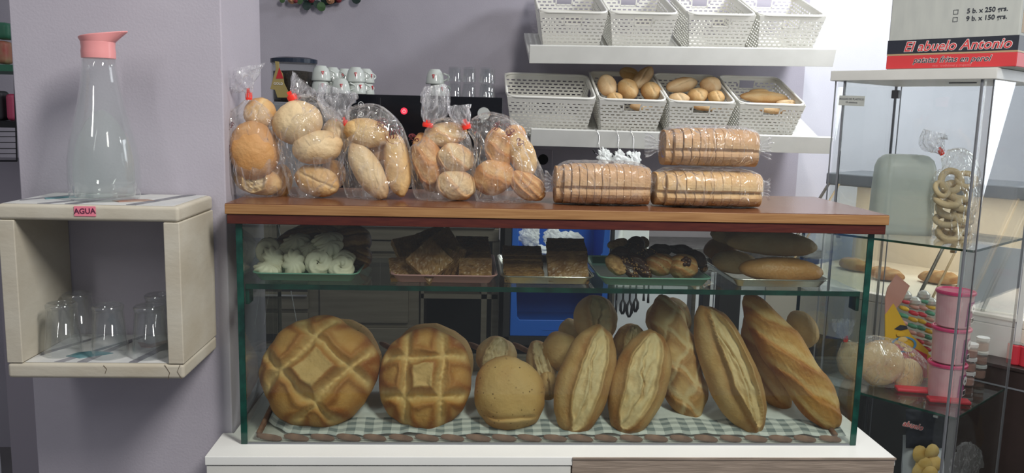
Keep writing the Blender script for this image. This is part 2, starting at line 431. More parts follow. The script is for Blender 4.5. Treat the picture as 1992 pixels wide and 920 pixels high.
# detail functions -------------------------------------------------
def sstep(a, b, x):
    t = max(0, min(1, (x-a)/(b-a))); return t*t*(3-2*t)
def hash_cut(ang, s=0.40, w=0.075, d=0.022, seed=1):
    ca, sa = math.cos(ang), math.sin(ang)
    def f(u, v):
        wx_ = 0.07*noise.noise(Vector((u*2.2, v*2.2, seed))); wy_ = 0.07*noise.noise(Vector((u*2.2, v*2.2, seed+5)))
        x, y = u*ca + v*sa + wx_, -u*sa + v*ca + wy_
        dz = 0; pale = 0; br = 0; near = 9
        tear = noise.noise(Vector((u*16, v*16, seed)))
        for q, sg, other in ((x, 1, y), (x, -1, y), (y, 1, x), (y, -1, x)):
            t = (q - sg*s)
            ww = w*(1 + 0.7*noise.noise(Vector((other*2.6, sg*3, seed+2))))
            near = min(near, abs(t)/ww)
        dz -= d*math.exp(-near**2)*(1 + 0.25*tear)
        pale = math.exp(-(near/1.15)**4)*(0.75+0.5*tear)
        dz += 0.0045*math.exp(-((near-2.0)/0.6)**2)
        br = max(br, 0.85*math.exp(-((near-2.3)/0.85)**2))
        m_ = max(abs(x), abs(y))
        if m_ < s:
            top_ = sstep(s-0.15, s-0.19, m_); dz += 0.006*sstep(s-0.08, s-0.2, m_)
            pale = max(pale, 0.6*top_); br = br*(1-top_)
        elif min(abs(x), abs(y)) > s+0.2: pale = max(pale, 0.35*sstep(0.2, 0.3, min(abs(x), abs(y))-s))
        puff = noise.noise(Vector((x*2.4, y*2.4, seed+8)))
        return dz + 0.006*puff + 0.0012*tear*math.exp(-(near/1.5)**2), pale, br*(0.7 + 0.4*puff + 0.2*(u*u+v*v))
    return f
def slit(w=0.34, d=0.010, x0=0.0, flap=0.008, seed=1, lim=0.92, pale_w=0.42):
    def f(u, v):
        wob = 0.10*noise.noise(Vector((v*1.8, seed, 1))) + 0.045*noise.noise(Vector((v*7, seed, 4)))
        lat = math.sqrt(max(0, 1-(abs(v)/lim)**2.6)); hw = max(0.03, pale_w*lat)
        t = u - x0 - wob
        ins = 1 - sstep(hw*0.86, hw*1.1, abs(t))
        tex = noise.noise(Vector((u*6, v*5, seed))); tex2 = noise.noise(Vector((u*15, v*9, seed+3)))
        dz = -d*0.75*ins*sstep(0, 0.25, lat)
        dz += flap*math.exp(-((abs(t)-hw*1.08)/0.055)**2)*(1.2 if t < 0 else 0.6)*min(1, lat*1.5)
        crack = u - x0 - 0.6*wob - 0.12*math.sin(v*4+seed) - 0.10*noise.noise(Vector((v*5, seed*2, 9)))
        dz -= 0.7*d*math.exp(-(crack/0.032)**2)*lat
        dz += 0.45*d*math.exp(-((crack+0.10)/0.07)**2)*lat
        dz += ins*(0.0035*tex + 0.0016*tex2)
        return dz, ins*(0.85+0.4*tex), 0.55*math.exp(-((abs(t)-hw-0.16)/0.12)**2) + 0.3*math.exp(-(crack/0.03)**2)*lat
    return f
def twist(nc=3, d=0.012, seed=0, slope=0.6):
    def f(u, v):
        t = v*nc*0.75 + u*slope*1.3 + 0.22*noise.noise(Vector((u*1.5, v*2, seed))) - 0.35*u*u; fr = t-math.floor(t)
        h = fr if fr < 0.86 else (1-fr)/0.14*0.86
        tear = noise.noise(Vector((u*14, v*14, seed)))
        pale = sstep(0.02, 0.10, fr)*(1-sstep(0.24, 0.42, fr))
        return d*(h*h-0.45) + 0.0010*tear, 0.75*pale*(0.8+0.5*tear), 0.55*sstep(0.55, 0.85, fr) + 0.2*tear
    return f
def braid(nc=2.2, d=0.014, seed=0):
    def f(u, v):
        dz = 0; pale = 0; br = 0
        for sg in (1, -1):
            t = v*nc*0.7 + sg*u*0.85 + 0.25*noise.noise(Vector((u*1.6, v*2, seed+sg))) + (0.45 if sg > 0 else 0); fr = t-math.floor(t)
            h = fr if fr < 0.88 else (1-fr)/0.12*0.88
            dz += d*0.6*(h*h-0.4); pale = max(pale, sstep(0.0, 0.06, fr)*(1-sstep(0.12, 0.26, fr))); br = max(br, 0.6*sstep(0.5, 0.85, fr))
        return dz, 0.7*pale, br
    return f
def round_lip(u, v):                        # smooth round loaf: a seam near the bottom edge
    t = v + 0.80 - 0.10*math.cos(u*1.6) + 0.35*u*u*-0.9
    return -0.006*math.exp(-(t/0.035)**2) + 0.004*math.exp(-((t+0.10)/0.06)**2), 0.35*math.exp(-((t+0.08)/0.06)**2), 0
def bun(u, v): return 0, 0.45*max(0, 1-(u*u+v*v)*1.6), 0
def crease(a=0.0, d=0.006, seed=3):
    ca, sa = math.cos(a), math.sin(a)
    def f(u, v):
        t = u*ca + v*sa + 0.1*noise.noise(Vector((u*3, v*3, seed)))
        g = math.exp(-(t/0.07)**2); return -d*g, 0.5*math.exp(-((t-0.03)/0.14)**2), 0.2
    return f

# ============================================================ SETTING
FL = -0.95
WY = 2.24
wx = P(1548, 372, WY).x
struct(MB().box(-4, 5, -3, 4, FL-0.05, FL).build('floor', 'floor_tile'))
struct(MB().box(-4, wx, WY, WY+0.1, FL, 2.6).build('wall_back', 'wall_lilac'))
struct(MB().box(wx, 5, WY, WY+0.1, FL, 2.6).build('wall_back_right', 'wall_pale'))  # brighter light at the right is put into this paler wall colour
struct(MB().box(-0.412, -0.034, 0.06, 0.35, FL, 2.6).build('wall_left', 'wall_lilac', bevel=0.003))

# ============================================================ BACK OF THE SHOP
def sbox(px0, py0, px1, py1, Y, dy, b=None):
    a = P(px0, py0, Y); c = P(px1, py1, Y); b = b or MB()
    return b.box(a.x, c.x, Y, Y+dy, c.z, a.z)

# wall socket
t = thing('wall_socket', 'grey square power socket on the lilac wall below the lower shelf', 'socket', P(1056, 310, WY))
b = MB().box(-0.044, 0.044, -0.008, 0, -0.044, 0.044); b.build('plate', 'socket_grey', t, bevel=0.004)
R90 = Matrix.Rotation(PI/2, 3, 'X')
MB().lathe([(0.024, 0.0085), (0.024, 0.010), (0.017, 0.010)], 24, R=R90).build('socket_hole', 'black_matt', t, smooth=False)

# ---------------- wall shelves
TILT = 20
def wall_shelf(px, py, px2, py2, label):
    a = P(px, py, 1.85); c = P(px2, py2, 1.85); wd = c.x-a.x
    t = thing('wall_shelf', label, 'shelf', a, 'sloping white wall shelves')
    M = Matrix.Translation(a) @ Matrix.Rotation(-math.atan2(c.z-a.z, wd), 4, 'Y') @ Matrix.Rotation(rad(TILT), 4, 'X')
    t.matrix_basis = M
    MB().box(0, wd, 0, 0.36, 0, 0.018).build('shelf_board', 'white_paint', t, bevel=0.0015)
    MB().box(0, wd, -0.016, -0.0005, -0.004, 0.068).build('front_lip', 'white_paint', t, bevel=0.0015)
    for x in (wd*0.19, wd*0.735):
        br = MB(); br.prism([(0.07, -0.001), (0.375, -0.001), (0.375, -0.10), (0.36, -0.10), (0.34, -0.02), (0.09, -0.02)], x, x+0.035, 'x')
        br.build('bracket', 'navy_plastic', t)
        b2 = MB(); b2.box(x+0.05, x+0.14, 0.05, 0.058, -0.02, -0.001)
        b2.build('bracket_clip', 'steel', t)
    return M, wd
MU, WU = wall_shelf(1029, 119, 1618, 126, 'upper sloping white wall shelf carrying four empty white baskets')
ML, WL = wall_shelf(1031, 279, 1611, 295, 'lower sloping white wall shelf with metal hooks on its lip')

def basket_mesh(W, D, H, cols_w, cols_d, rows, handles=True, tp=0.028):
    """woven-look plastic basket, open slots cut through all four walls; local origin at the bottom front left corner of the rim outline"""
    b = MB()
    def wall(c0, c1, t0, t1, cols, handle):
        # c0,c1 bottom corners; t0,t1 top corners
        def pt(u, v):
            lo = c0.lerp(c1, u); hi = t0.lerp(t1, u); return lo.lerp(hi, v)
        vz = [0.03]
        for k in range(rows):
            z0 = 0.05 + 0.86*k/rows; vz += [z0, z0 + 0.86/rows*0.42]
        vz.append(0.93)
        def q(u0, u1, v0, v1):
            b.add([pt(u0, v0), pt(u1, v0), pt(u1, v1), pt(u0, v1)], [(0, 1, 2, 3)])
        def inh(u0, u1, v0, v1): return handle and u1 > 0.37 and u0 < 0.63 and v1 > 0.72 and v0 < 0.87
        for k in range(rows):
            z0 = 0.05 + 0.86*k/rows; z1 = z0 + 0.86/rows*0.42; z2 = 0.05 + 0.86*(k+1)/rows
            off = 0.5 if (k % 2) else 0
            n = cols
            for i in range(-1, n):
                u0 = (i+off)/n; u1 = (i+off+0.36)/n; u2 = (i+off+1)/n
                u0c, u1c, u2c = [max(0, min(1, x)) for x in (u0, u1, u2)]
                if u1c > u0c and not inh(u0c, u1c, z0, z1): q(u0c, u1c, z0, z1)
                if u2c > u0c and not inh(u0c, u2c, z1, z2): q(u0c, u2c, z1, z2)
        q(0, 1, 0.0, 0.05)
        q(0, 1, 0.91, 1.0)
        if handle:
            for (a0, a1, v0, v1) in ((0.355, 0.375, 0.70, 0.90), (0.625, 0.645, 0.70, 0.90), (0.355, 0.645, 0.69, 0.725)): q(a0, a1, v0, v1)
    V = Vector
    b0 = [V((tp, tp, 0)), V((W-tp, tp, 0)), V((W-tp, D-tp, 0)), V((tp, D-tp, 0))]
    t0 = [V((0, 0, H)), V((W, 0, H)), V((W, D, H)), V((0, D, H))]
    for i, c in ((0, cols_w), (1, cols_d), (2, cols_w), (3, cols_d)):
        hd = handles and ((i % 2 == 0) == (W < D))
        wall(b0[i], b0[(i+1) % 4], t0[i], t0[(i+1) % 4], c, hd)
    return b, b0, t0
def make_basket(W, D, H, cw, cdp, rows, name='plastic_basket'):
    t = thing(name, 'x', 'basket', (0,0,0))
    b, b0, t0 = basket_mesh(W, D, H, cw, cdp, rows)
    o = b.build('woven_wall', 'basket_white', t)
    s = o.modifiers.new('s', 'SOLIDIFY'); s.thickness = 0.0022; s.offset = 0
    MB().add(b0, [(0,1,2,3)]).build('base', 'basket_white', t)
    r = 0.035; pts = []
    for (cx, cy, a0) in ((r, r, 180), (W-r, r, 270), (W-r, D-r, 0), (r, D-r, 90)):
        for k in range(5):
            a = rad(a0 + 90*k/4); pts.append((cx+r*math.cos(a)*1.0, cy+r*math.sin(a), H))
    pts.append(pts[0])
    MB().tube(pts, 0.0052, 8).build('rim', 'basket_white', t, smooth=True)
    return t
BKE = make_basket(0.268, 0.36, 0.175, 11, 13, 11)     # end on
BKL = make_basket(0.352, 0.30, 0.175, 14, 11, 11)     # long side on
def put_basket(proto, first, MS, px, W, label, group, shelf):
    zl = 0.02
    # local x so that the rim's front left corner sits under photo column px
    tgt = P(px, 195 if shelf == 'lo' else 24, 1.79).x
    x = tgt - MS.translation.x
    M = MS @ Matrix.Translation((x, 0.004, zl))
    if first: proto.matrix_basis = M; proto['label'] = label; proto['group'] = group; return proto
    return dup(proto, label, group, M)
gb = 'white woven plastic baskets on the wall shelves'
ke = BKE
put_basket(BKL, True, ML, 986, .365, 'wide empty white woven basket at the left end of the lower wall shelf', gb, 'lo')
put_basket(BKE, True, ML, 1166, .282, 'white woven basket of rolls beside the wide empty basket on lower shelf', gb, 'lo')
put_basket(BKE, False, ML, 1302, .282, 'white woven basket of rolls, third along the lower wall shelf', gb, 'lo')
put_basket(BKE, False, ML, 1440, .282, 'nearly empty white woven basket with flat loaves, right end of lower shelf', gb, 'lo')
put_basket(BKE, False, MU, 1051, .282, 'empty white woven basket at the left end of the upper wall shelf', gb, 'up')
put_basket(BKE, False, MU, 1189, .282, 'empty white woven basket, second from left on the upper wall shelf', gb, 'up')
put_basket(BKE, False, MU, 1342, .282, 'empty white woven basket, third from left on the upper wall shelf', gb, 'up')
put_basket(BKE, False, MU, 1480, .282, 'brightly lit empty white woven basket at the right end of upper shelf', gb, 'up')
# rolls in the baskets
g2 = 'bread rolls in the wall shelf baskets'
for (px, py, W_, L_, roll, Y, m, lab) in [
    (1181, 167, 37, 46, 8, 1.93, 'crust_pale', 'pale upright bread roll at the left of the second lower basket'),
    (1250, 152, 29, 62, -40, 2.02, 'crust_pale', 'long bread roll leaning across the back of the second lower basket'),
    (1226, 147, 30, 44, 60, 2.08, 'crust_tan', 'brown bread roll at the very back of the second lower basket'),
    (1221, 174, 40, 46, 28, 1.93, 'crust_tan', 'tan bread roll in the middle of the second lower basket'),
    (1266, 178, 40, 38, 0, 1.92, 'crust_tan', 'round tan bread roll at the right of the second lower basket'),
    (1196, 190, 32, 22, 0, 1.89, 'crust_tan', 'half hidden bread roll just behind the rim of the second lower basket'),
    (1248, 207, 46, 22, 0, 1.90, 'crust_pale', 'bread roll seen through the handle slot of the second lower basket'),
    (1327, 166, 30, 64, -75, 1.98, 'crust_pale', 'long pale bread roll at the left back of the third lower basket'),
    (1382, 167, 43, 37, 20, 1.96, 'crust_pale', 'round floury bread roll on top at right of the third lower basket'),
    (1357, 186, 42, 32, 10, 1.92, 'crust_tan', 'tan bread roll in the middle of the third lower basket'),
    (1321, 192, 42, 24, 0, 1.89, 'crust_pale', 'pale bread roll in the front left of the third lower basket'),
    (1393, 190, 34, 30, 0, 1.90, 'crust_tan', 'brown bread roll in the front right of the third lower basket'),
    (1378, 207, 60, 20, 0, 1.90, 'crust_pale', 'bread roll seen through the handle slot of the third lower basket'),
    (1487, 190, 26, 92, 88, 1.95, 'crust_tan', 'long flat brown loaf in the fourth lower basket'),
    (1478, 181, 18, 44, 90, 2.03, 'crust_tan', 'small brown loaf behind the long flat loaf in the fourth lower basket'),
    (1538, 203, 18, 56, 85, 1.90, 'crust_pale', 'pale loaf end at the front of the fourth lower basket'),
    (1505, 213, 20, 60, 88, 1.92, 'crust_pale', 'pale loaf seen through the handle slot of the fourth lower basket')]:
    loaf('bread_roll', lab, 'bread', m, px, py, Y, W_, L_, H=0.42, roll=roll, lean=60, group=g2, seed=px % 17, detail=crease(0.3, 0.005, px), NR=12, NT=32)

# S hooks with white bags on the lower lip
for i, (pt, pb) in enumerate([((1160, 253), (1171, 294)), ((1198, 254), (1208, 300)), ((1226, 254), (1239, 304))]):
    Yh = 1.815
    a = P(*pt, Yh); c = P(*pb, Yh-0.02)
    t = thing('metal_hook', ['leftmost', 'middle', 'rightmost'][i] + ' thin wire hook hanging from the lower shelf lip', 'hook', a, 'wire hooks on the lower shelf lip')
    pts = []
    for k in range(15):
        s = k/14; q = a.lerp(c, s) + Vector((0.006*math.sin((s-0.5)*2*PI)*-1, 0, 0)); pts.append(q)
    q0 = a + Vector((0.004, 0.02, 0.003)); q1 = a + Vector((0.003, 0.01, 0.008))
    low = c + Vector((-0.014, -0.002, -0.016)); end = P(pt[0]-2 + i*1.5, pb[1]+4, Yh-0.03)
    MB().tube([q0, q1] + pts + [c + Vector((0.0, 0, -0.014)), low, end], 0.0016, 6).build('wire', 'steel_bright', t, smooth=True, world=True)
    e2 = end + Vector((-0.010, 0, 0.014))
    MB().tube([end, e2], 0.0034, 8).build('rubber_tip', 'black_matt', t, world=True)
def rag(name, label, cat, m, px, py, Y, wp, hp, seed, group=None, amp=0.35, thick=0.35, parent=None):
    """crumpled sheet plastic or paper bundle"""
    s = mpp(Y); b = MB(); NT, NR = 40, 24; c = P(px, py, Y)
    for i in range(NR+1):
        ph = PI*i/NR
        for j in range(NT):
            th = 2*PI*j/NT; d = Vector((math.cos(th)*math.sin(ph), math.sin(th)*math.sin(ph)*thick, math.cos(ph)))
            n1 = abs(noise.noise(d*1.7 + Vector((seed*1.3, 0, 0.4)))); n2 = abs(noise.noise(d*3.6 + Vector((0, seed*2.1, 0.2))))
            r = 0.85 + amp*(n1*1.6-0.2) + amp*0.7*n2
            b.v.append((d.x*wp*s/2*r, d.y*wp*s/2*r, d.z*hp*s/2*r))
    for i in range(NR):
        for j in range(NT): b.f.append((i*NT+j, i*NT+(j+1) % NT, (i+1)*NT+(j+1) % NT, (i+1)*NT+j))
    o = b.build(name, m, parent, loc=c if parent is None else None); 
    if parent is None: tag(o, label, cat, group)
    return o
rag('plastic_bag', 'crumpled white plastic bag on the leftmost wire hook', 'bag', 'cloth_bag_white', 1176, 306, 1.79, 26, 34, 3, 'white bags on the wire hooks', amp=0.5)
rag('plastic_bag', 'crumpled white plastic bag on the middle wire hook', 'bag', 'cloth_bag_white', 1204, 308, 1.79, 28, 30, 5, 'white bags on the wire hooks', amp=0.5)
rag('plastic_bag', 'crumpled white plastic bag on the rightmost wire hook', 'bag', 'cloth_bag_white', 1232, 312, 1.79, 30, 34, 8, 'white bags on the wire hooks', amp=0.5)

# ---------------- flower wreath above the machine
cw = P(622, -78, WY-0.03)
t = thing('flower_wreath', 'wreath of peach and red flowers with green leaves at the top edge', 'wreath', cw)
rw = 79*mpp(WY)
MB().tube([(rw*math.cos(a*PI/20), 0.006*math.sin(a*1.7), rw*math.sin(a*PI/20)) for a in range(41)], 0.006, 8).build('twig_ring', 'leaf_dark', t, smooth=True)
def leafdisc(b, c, r, nrm):
    q = Vector(nrm).to_track_quat('Z', 'Y').to_matrix()
    vs = [q @ Vector((math.cos(2*PI*k/12)*r, math.sin(2*PI*k/12)*r*1.1, 0.10*r*math.cos(4*PI*k/12))) + Vector(c) for k in range(12)] + [Vector(c) + q @ Vector((0,0,0.12*r))]
    b.add(vs, [(k, (k+1) % 12, 12) for k in range(12)]); return b
for (px, py, r, m) in [(549, 0, 5, 'leaf_green'), (597, 11, 8, 'leaf_dark'), (625, 13, 8, 'leaf_green'), (617, 8, 7, 'leaf_dark'), (693, -3, 9, 'leaf_dark'), (583, 0, 7, 'leaf_green'), (632, 0, 8, 'leaf_dark'), (606, 2, 7, 'leaf_dark'), (590, -6, 8, 'leaf_dark'), (535, -20, 8, 'leaf_green'), (710, -22, 8, 'leaf_green'), (655, -4, 7, 'leaf_dark')]:
    o = leafdisc(MB(), P(px, py, WY-0.045) - cw, r*mpp(WY), (0.2*math.sin(px), -1, 0.3*math.cos(px))).build('leaf', m, t)
    sm = o.modifiers.new('s', 'SOLIDIFY'); sm.thickness = 0.001
for (px, py, r, m) in [(568, -2, 9, 'flower_peach'), (605, -2, 7, 'flower_red'), (642, -3, 10, 'flower_peach'), (658, -2, 7, 'flower_red'), (575, 2, 4, 'flower_red'), (550, -30, 9, 'flower_peach'), (692, -34, 9, 'flower_red')]:
    c = P(px, py, WY-0.05) - cw; b = MB(); R_ = r*mpp(WY)
    for ring, (n_, rr) in enumerate(((7, 1.0), (5, 0.65), (3, 0.3))):
        for k in range(n_):
            a = 2*PI*k/n_ + ring
            leafdisc(b, c + Vector((math.cos(a)*rr*R_*0.5, -0.008*ring, math.sin(a)*rr*R_*0.5)), R_*0.52, (math.cos(a)*0.6, -1, math.sin(a)*0.6))
    b.build('flower', m, t)

# ---------------- coffee machine
YM = 1.5
a = P(520, 184, YM); c = P(974, 376, YM)
zt = P(740, 184, YM).z; zb = P(700, 436, YM).z + 0.004
t = thing('coffee_machine', 'black coffee machine with a glowing power button behind the bagged bread', 'coffee machine', ((a.x+c.x)/2, YM, zb))
lx = P(612, 200, YM).x
MB().box(lx, c.x, YM+0.02, YM+0.42, zb, zt-0.004).build('body', 'black_matt', t, bevel=0.004, world=True)
MB().box(lx, c.x, YM, YM+0.02, P(700, 372, YM).z, zt).build('front_panel', 'black_gloss', t, bevel=0.003, world=True)
MB().box(a.x-0.02, lx-0.001, YM+0.03, YM+0.40, zb, P(560, 200, YM).z).build('side_housing', 'mid_grey', t, bevel=0.01, world=True)
MB().box(lx+0.02, c.x-0.02, YM-0.10, YM+0.02, zb, zb+0.035).build('drip_tray', 'steel_bright', t, bevel=0.004, world=True)
def disc(b, px, py, Y, rp, th=0.002, r2=None):
    s = mpp(Y); q = P(px, py, Y)
    if r2: b.lathe([(rp*s, 0), (rp*s, th), (r2*s, th), (r2*s, 0)], 28, c=q, R=Matrix.Rotation(PI/2, 3, 'X'), cap=False)
    else: b.lathe([(rp*s, 0), (rp*s, th)], 28, c=q, R=Matrix.Rotation(PI/2, 3, 'X'))
    return b
for (px, py) in ((702, 203), (702, 222)):
    o = disc(MB(), px, py, YM-0.0005, 5.4, 0.001, 4.4).build('touch_button', 'white_ink', t, world=True)
    q = MB(); s = mpp(YM); cc = P(px, py, YM-0.001)
    q.prism([(cc.x+x*s, cc.z+z*s) for x, z in ((-2.2, 1.5), (-0.8, 0.6), (0, 2.4), (0.9, 0.6), (2.2, 1.6), (1.6, -1.6), (0, -2.6), (-1.6, -1.6))], YM-0.002, YM-0.0005, 'y').build('button_icon', 'white_ink', o, world=False)
    for v in o.children: v.data.transform(Matrix.Translation(-Vector(t['_l'])))
o = disc(MB(), 786, 216, YM-0.0005, 6.5, 0.0015).build('power_button', 'lamp_red', t, world=True)
q = disc(MB(), 786, 216.5, YM-0.0025, 3.3, 0.0008, 2.4); cc = P(786, 216.5, YM); q.box(cc.x-0.001, cc.x+0.001, YM-0.0035, YM-0.0025, cc.z, cc.z+0.008)
x = q.build('power_symbol', 'white_ink', o); x.data.transform(Matrix.Translation(-Vector(t['_l'])))
o = disc(MB(), 941, 221, YM-0.001, 12, 0.014).build('knob', 'grey_knob', t, world=True)
cc = P(938, 236, YM); x = MB().box(cc.x-0.004, cc.x+0.004, YM-0.012, YM-0.002, cc.z-0.004, cc.z+0.010).build('knob_tab', 'grey_knob', o); x.data.transform(Matrix.Translation(-Vector(t['_l'])))
disc(MB(), 722, 204, YM-0.0005, 1.8, 0.001).build('sensor_dot', 'dark_grey', t, world=True)
cc = P(740, 190, YM); MB().box(cc.x-0.0006, cc.x+0.0006, YM-0.001, YM, cc.z-0.22, cc.z).build('panel_seam', 'dark_grey', t, world=True)
# bean hopper
hc = P(562, 200, YM+0.06); s = mpp(YM+0.06); rh = 43*s; hh = 84*s
t = thing('bean_hopper', 'clear bean hopper with dark coffee beans and a gold packet, on the machine', 'hopper', (hc.x, YM+0.16, P(562, 200, YM).z))
MB().lathe([(rh*0.95, 0), (rh, 0.01), (rh, hh-0.012), (rh-0.003, hh-0.012), (rh-0.003, 0.012)], 40).build('clear_wall', 'pane_clear', t, smooth=True)
MB().lathe([(rh+0.003, hh-0.014), (rh+0.003, hh), (rh-0.02, hh+0.006)], 40).build('lid', 'navy_plastic', t, smooth=False)
MB().lathe([(rh*0.9, 0.004), (rh-0.006, 0.02), (rh-0.006, hh*0.72), (0.01, hh*0.75)], 40).build('beans', 'coffee_beans', t)
fz = lambda px, py: P(px, py, YM+0.055)
b = MB(); L = [(535, 119), (543, 120), (543, 133), (550, 143), (553, 162), (566, 188), (558, 190), (540, 190), (535, 175), (526, 173), (533, 147), (537, 134)]
b.prism([(fz(*p).x, fz(*p).z) for p in L], YM+0.052, YM+0.058, 'y'); o = b.build('gold_packet', 'bag_gold', t, world=True, bevel=0.001)
b = MB(); b.prism([(fz(*p).x, fz(*p).z) for p in [(544, 131), (537, 153), (552, 153)]], YM+0.0505, YM+0.052, 'y'); x = b.build('red_mark', 'logo_red', o); x.data.transform(Matrix.Translation(-Vector(t['_l'])))
MT = frame(fz(542, 163) - Vector(t['_l']) + Vector((0, -0.006, 0)), (1, 0, 0))
text('packet_word', 'GOLD', 0.012, 'white_ink', o, MT)
# cups
def make_cup():
    t = thing('coffee_cup', 'x', 'cup', (0,0,0))
    R_ = 0.0335; H_ = 0.054
    MB().lathe([(R_, 0), (R_+0.0012, 0.003), (R_, 0.012), (R_*0.93, 0.030), (R_*0.78, 0.044), (R_*0.6, 0.0505), (R_*0.56, H_), (R_*0.5, H_), (R_*0.48, H_-0.003), (0.003, H_-0.003)], 36).build('bowl', 'ceramic', t, smooth=True)
    pts = [(R_*0.94 + 0.021*math.sin(PI*k/10), 0, 0.012 + 0.028*k/10) for k in range(11)]
    MB().tube(pts, 0.0034, 8).build('handle', 'ceramic', t, smooth=True)
    b = MB(); n = 6
    for (u0, z0, r) in ((0, 0, 0),):
        tri = []
        for k in range(n+1):
            f = -0.16 + 0.32*k/n; tri.append((f, 0.032))
        vs = [((R_*0.935+0.0012)*math.sin(f), -(R_*0.935+0.0012)*math.cos(f), 0.034) for f, z in tri] + [(0, -(R_+0.0012), 0.018)]
        vs2 = [Vector(v)*1.0 for v in vs]; b.add(vs2, [(k, k+1, n+1) for k in range(n)])
    o = b.build('red_triangle', 'logo_red', t); sm = o.modifiers.new('s', 'SOLIDIFY'); sm.thickness = 0.0012; sm.offset = 1
    text('cup_letter', 'r', 0.010, 'white_ink', o, frame((0, -(R_+0.0035), 0.029), (1, 0, 0)))
    return t
cup0 = make_cup(); used = False
ZT = zt
def put_cup(px, lvl, Y, rot, label):
    global used
    x = P(px, 180, Y).x
    M = Matrix.Translation((x, Y, ZT + 0.001 + lvl*0.0435)) @ Matrix.Rotation(rad(rot), 4, 'Z')
    if not used:
        cup0.matrix_basis = M; cup0['label'] = label; cup0['group'] = 'white coffee cups upside down on the machine'; used = True; return
    dup(cup0, label, 'white coffee cups upside down on the machine', M)
for a_ in [(624, 0, 1.56, 20, 'white coffee cup with red triangle, lower of the stack beside the hopper'),
           (625, 1, 1.56, 20, 'white coffee cup with red triangle, upper of the stack beside the hopper'),
           (663, 0, 1.56, 12, 'single white coffee cup with red triangle standing in front between the stacks'),
           (647, 0, 1.66, -20, 'lower white cup at the back between the two front stacks'),
           (647, 1, 1.66, -20, 'upper white cup at the back between the two front stacks'),
           (694, 0, 1.60, 32, 'lower cup of the right stack, its triangle turned aside'),
           (692, 1, 1.60, 8, 'upper cup of the right stack with a red triangle facing forward'),
           (711, 0, 1.70, 60, 'lower white cup at the right end, handle to the right'),
           (711, 1, 1.70, 50, 'upper white cup at the right end, handle to the right'),
           (670, 1, 1.74, 0, 'white cup in the back row, only its base showing'),
           (670, 0, 1.74, 0, 'lower white cup in the back row, hidden by the front cup'),
           (852, 0, 1.60, 30, 'lower white cup right of the machine centre, behind a bag tail'),
           (846, 1, 1.60, -8, 'upper white cup right of the machine centre, behind a bag tail')]: put_cup(*a_)
# tumblers on the machine
def tumbler(H_, r1, r2, th=0.0022, foot=0.006):
    """upside-down glass: rim (r1) down, base (r2) up"""
    return MB().lathe([(r1, 0), (r2, H_-0.002), (r2-0.003, H_), (0.001, H_), (0.001, H_-foot), (r2-th-0.001, H_-foot), (r1-th, 0)], 28, cap=False)
tg = thing('drinking_glass', 'x', 'glass', (0,0,0))
tumbler(0.053, 0.027, 0.022).build('glass_wall', 'drink_glass', tg, smooth=True)
first = True
for (px, Y, lab) in [(884, 1.58, 'leftmost'), (912, 1.58, 'middle'), (944, 1.58, 'rightmost front'), (950, 1.68, 'rear right')]:
    for lvl in (0, 1):
        M = Matrix.Translation((P(px, 180, Y).x, Y, ZT+0.001+lvl*0.0545))
        lb = ('upper' if lvl else 'lower') + ' small glass of the ' + lab + ' upside-down pair on the machine'
        if first: tg.matrix_basis = M; tg['label'] = lb; tg['group'] = 'small glasses stacked on the machine'; first = False
        else: dup(tg, lb, 'small glasses stacked on the machine', M)

# ---------------- steel work counter under the machine
Yc = 1.42
def X(px, py, Y=Yc): return P(px, py, Y).x
def Zz(px, py, Y=Yc): return P(px, py, Y).z
t = thing('steel_counter', 'stainless steel work counter with drawers seen through the glass case', 'counter', (X(700, 500), Yc, FL))
ztop = zb - 0.001
MB().box(X(520, 450)-0.25, X(971, 450), Yc, WY-0.02, Zz(740, 467), ztop).build('worktop', 'steel', t, bevel=0.003, world=True)
MB().box(X(520, 500)-0.25, X(815, 500), Yc+0.03, WY-0.04, FL, Zz(740, 467)-0.001).build('body', 'steel', t, world=True)
def drawer(x0, y0, x1, y1, hy=None):
    o = sbox(x0, y0, x1, y1, Yc+0.012, 0.017).build('drawer', 'steel', t, bevel=0.002, world=True)
    if hy:
        a = P(x0+2, hy, Yc+0.004); c = P(x1-2, hy+5, Yc+0.004)
        h = MB().box(a.x, c.x, Yc-0.006, Yc+0.011, c.z, a.z).build('drawer_handle', 'steel_bright', o, bevel=0.001); h.data.transform(Matrix.Translation(-Vector(t['_l'])))
        a = P(x0+2, hy-22, Yc+0.004); c = P(x1-2, hy-3, Yc+0.004)
        h = MB().box(a.x, c.x, Yc+0.009, Yc+0.0115, c.z, a.z).build('handle_recess', 'black_matt', o); h.data.transform(Matrix.Translation(-Vector(t['_l'])))
drawer(480, 497, 600, 602, 571); drawer(480, 608, 600, 700, 672); drawer(480, 706, 600, 800)
drawer(621, 497, 794, 629); drawer(621, 637, 794, 700); drawer(621, 706, 794, 800)
sbox(716, 468, 812, 490, Yc+0.012, 0.017).build('front_rail', 'steel', t, bevel=0.001, world=True)
sbox(530, 468, 700, 490, Yc+0.012, 0.017).build('front_rail', 'steel', t, bevel=0.001, world=True)
sbox(818, 571, 968, 582, Yc+0.01, 0.5).build('under_shelf', 'steel', t, world=True)
for x0, x1 in ((936, 947), (956, 970), (818, 824)):
    MB().box(X(x0, 600), X(x1, 600), Yc+0.01, Yc+0.04, FL, Zz(900, 468)).build('leg', 'steel', t, world=True)
MB().box(X(816, 600), X(970, 600), Yc+0.5, Yc+0.52, FL, Zz(900, 470)).build('back_panel', 'black_matt', t, world=True)

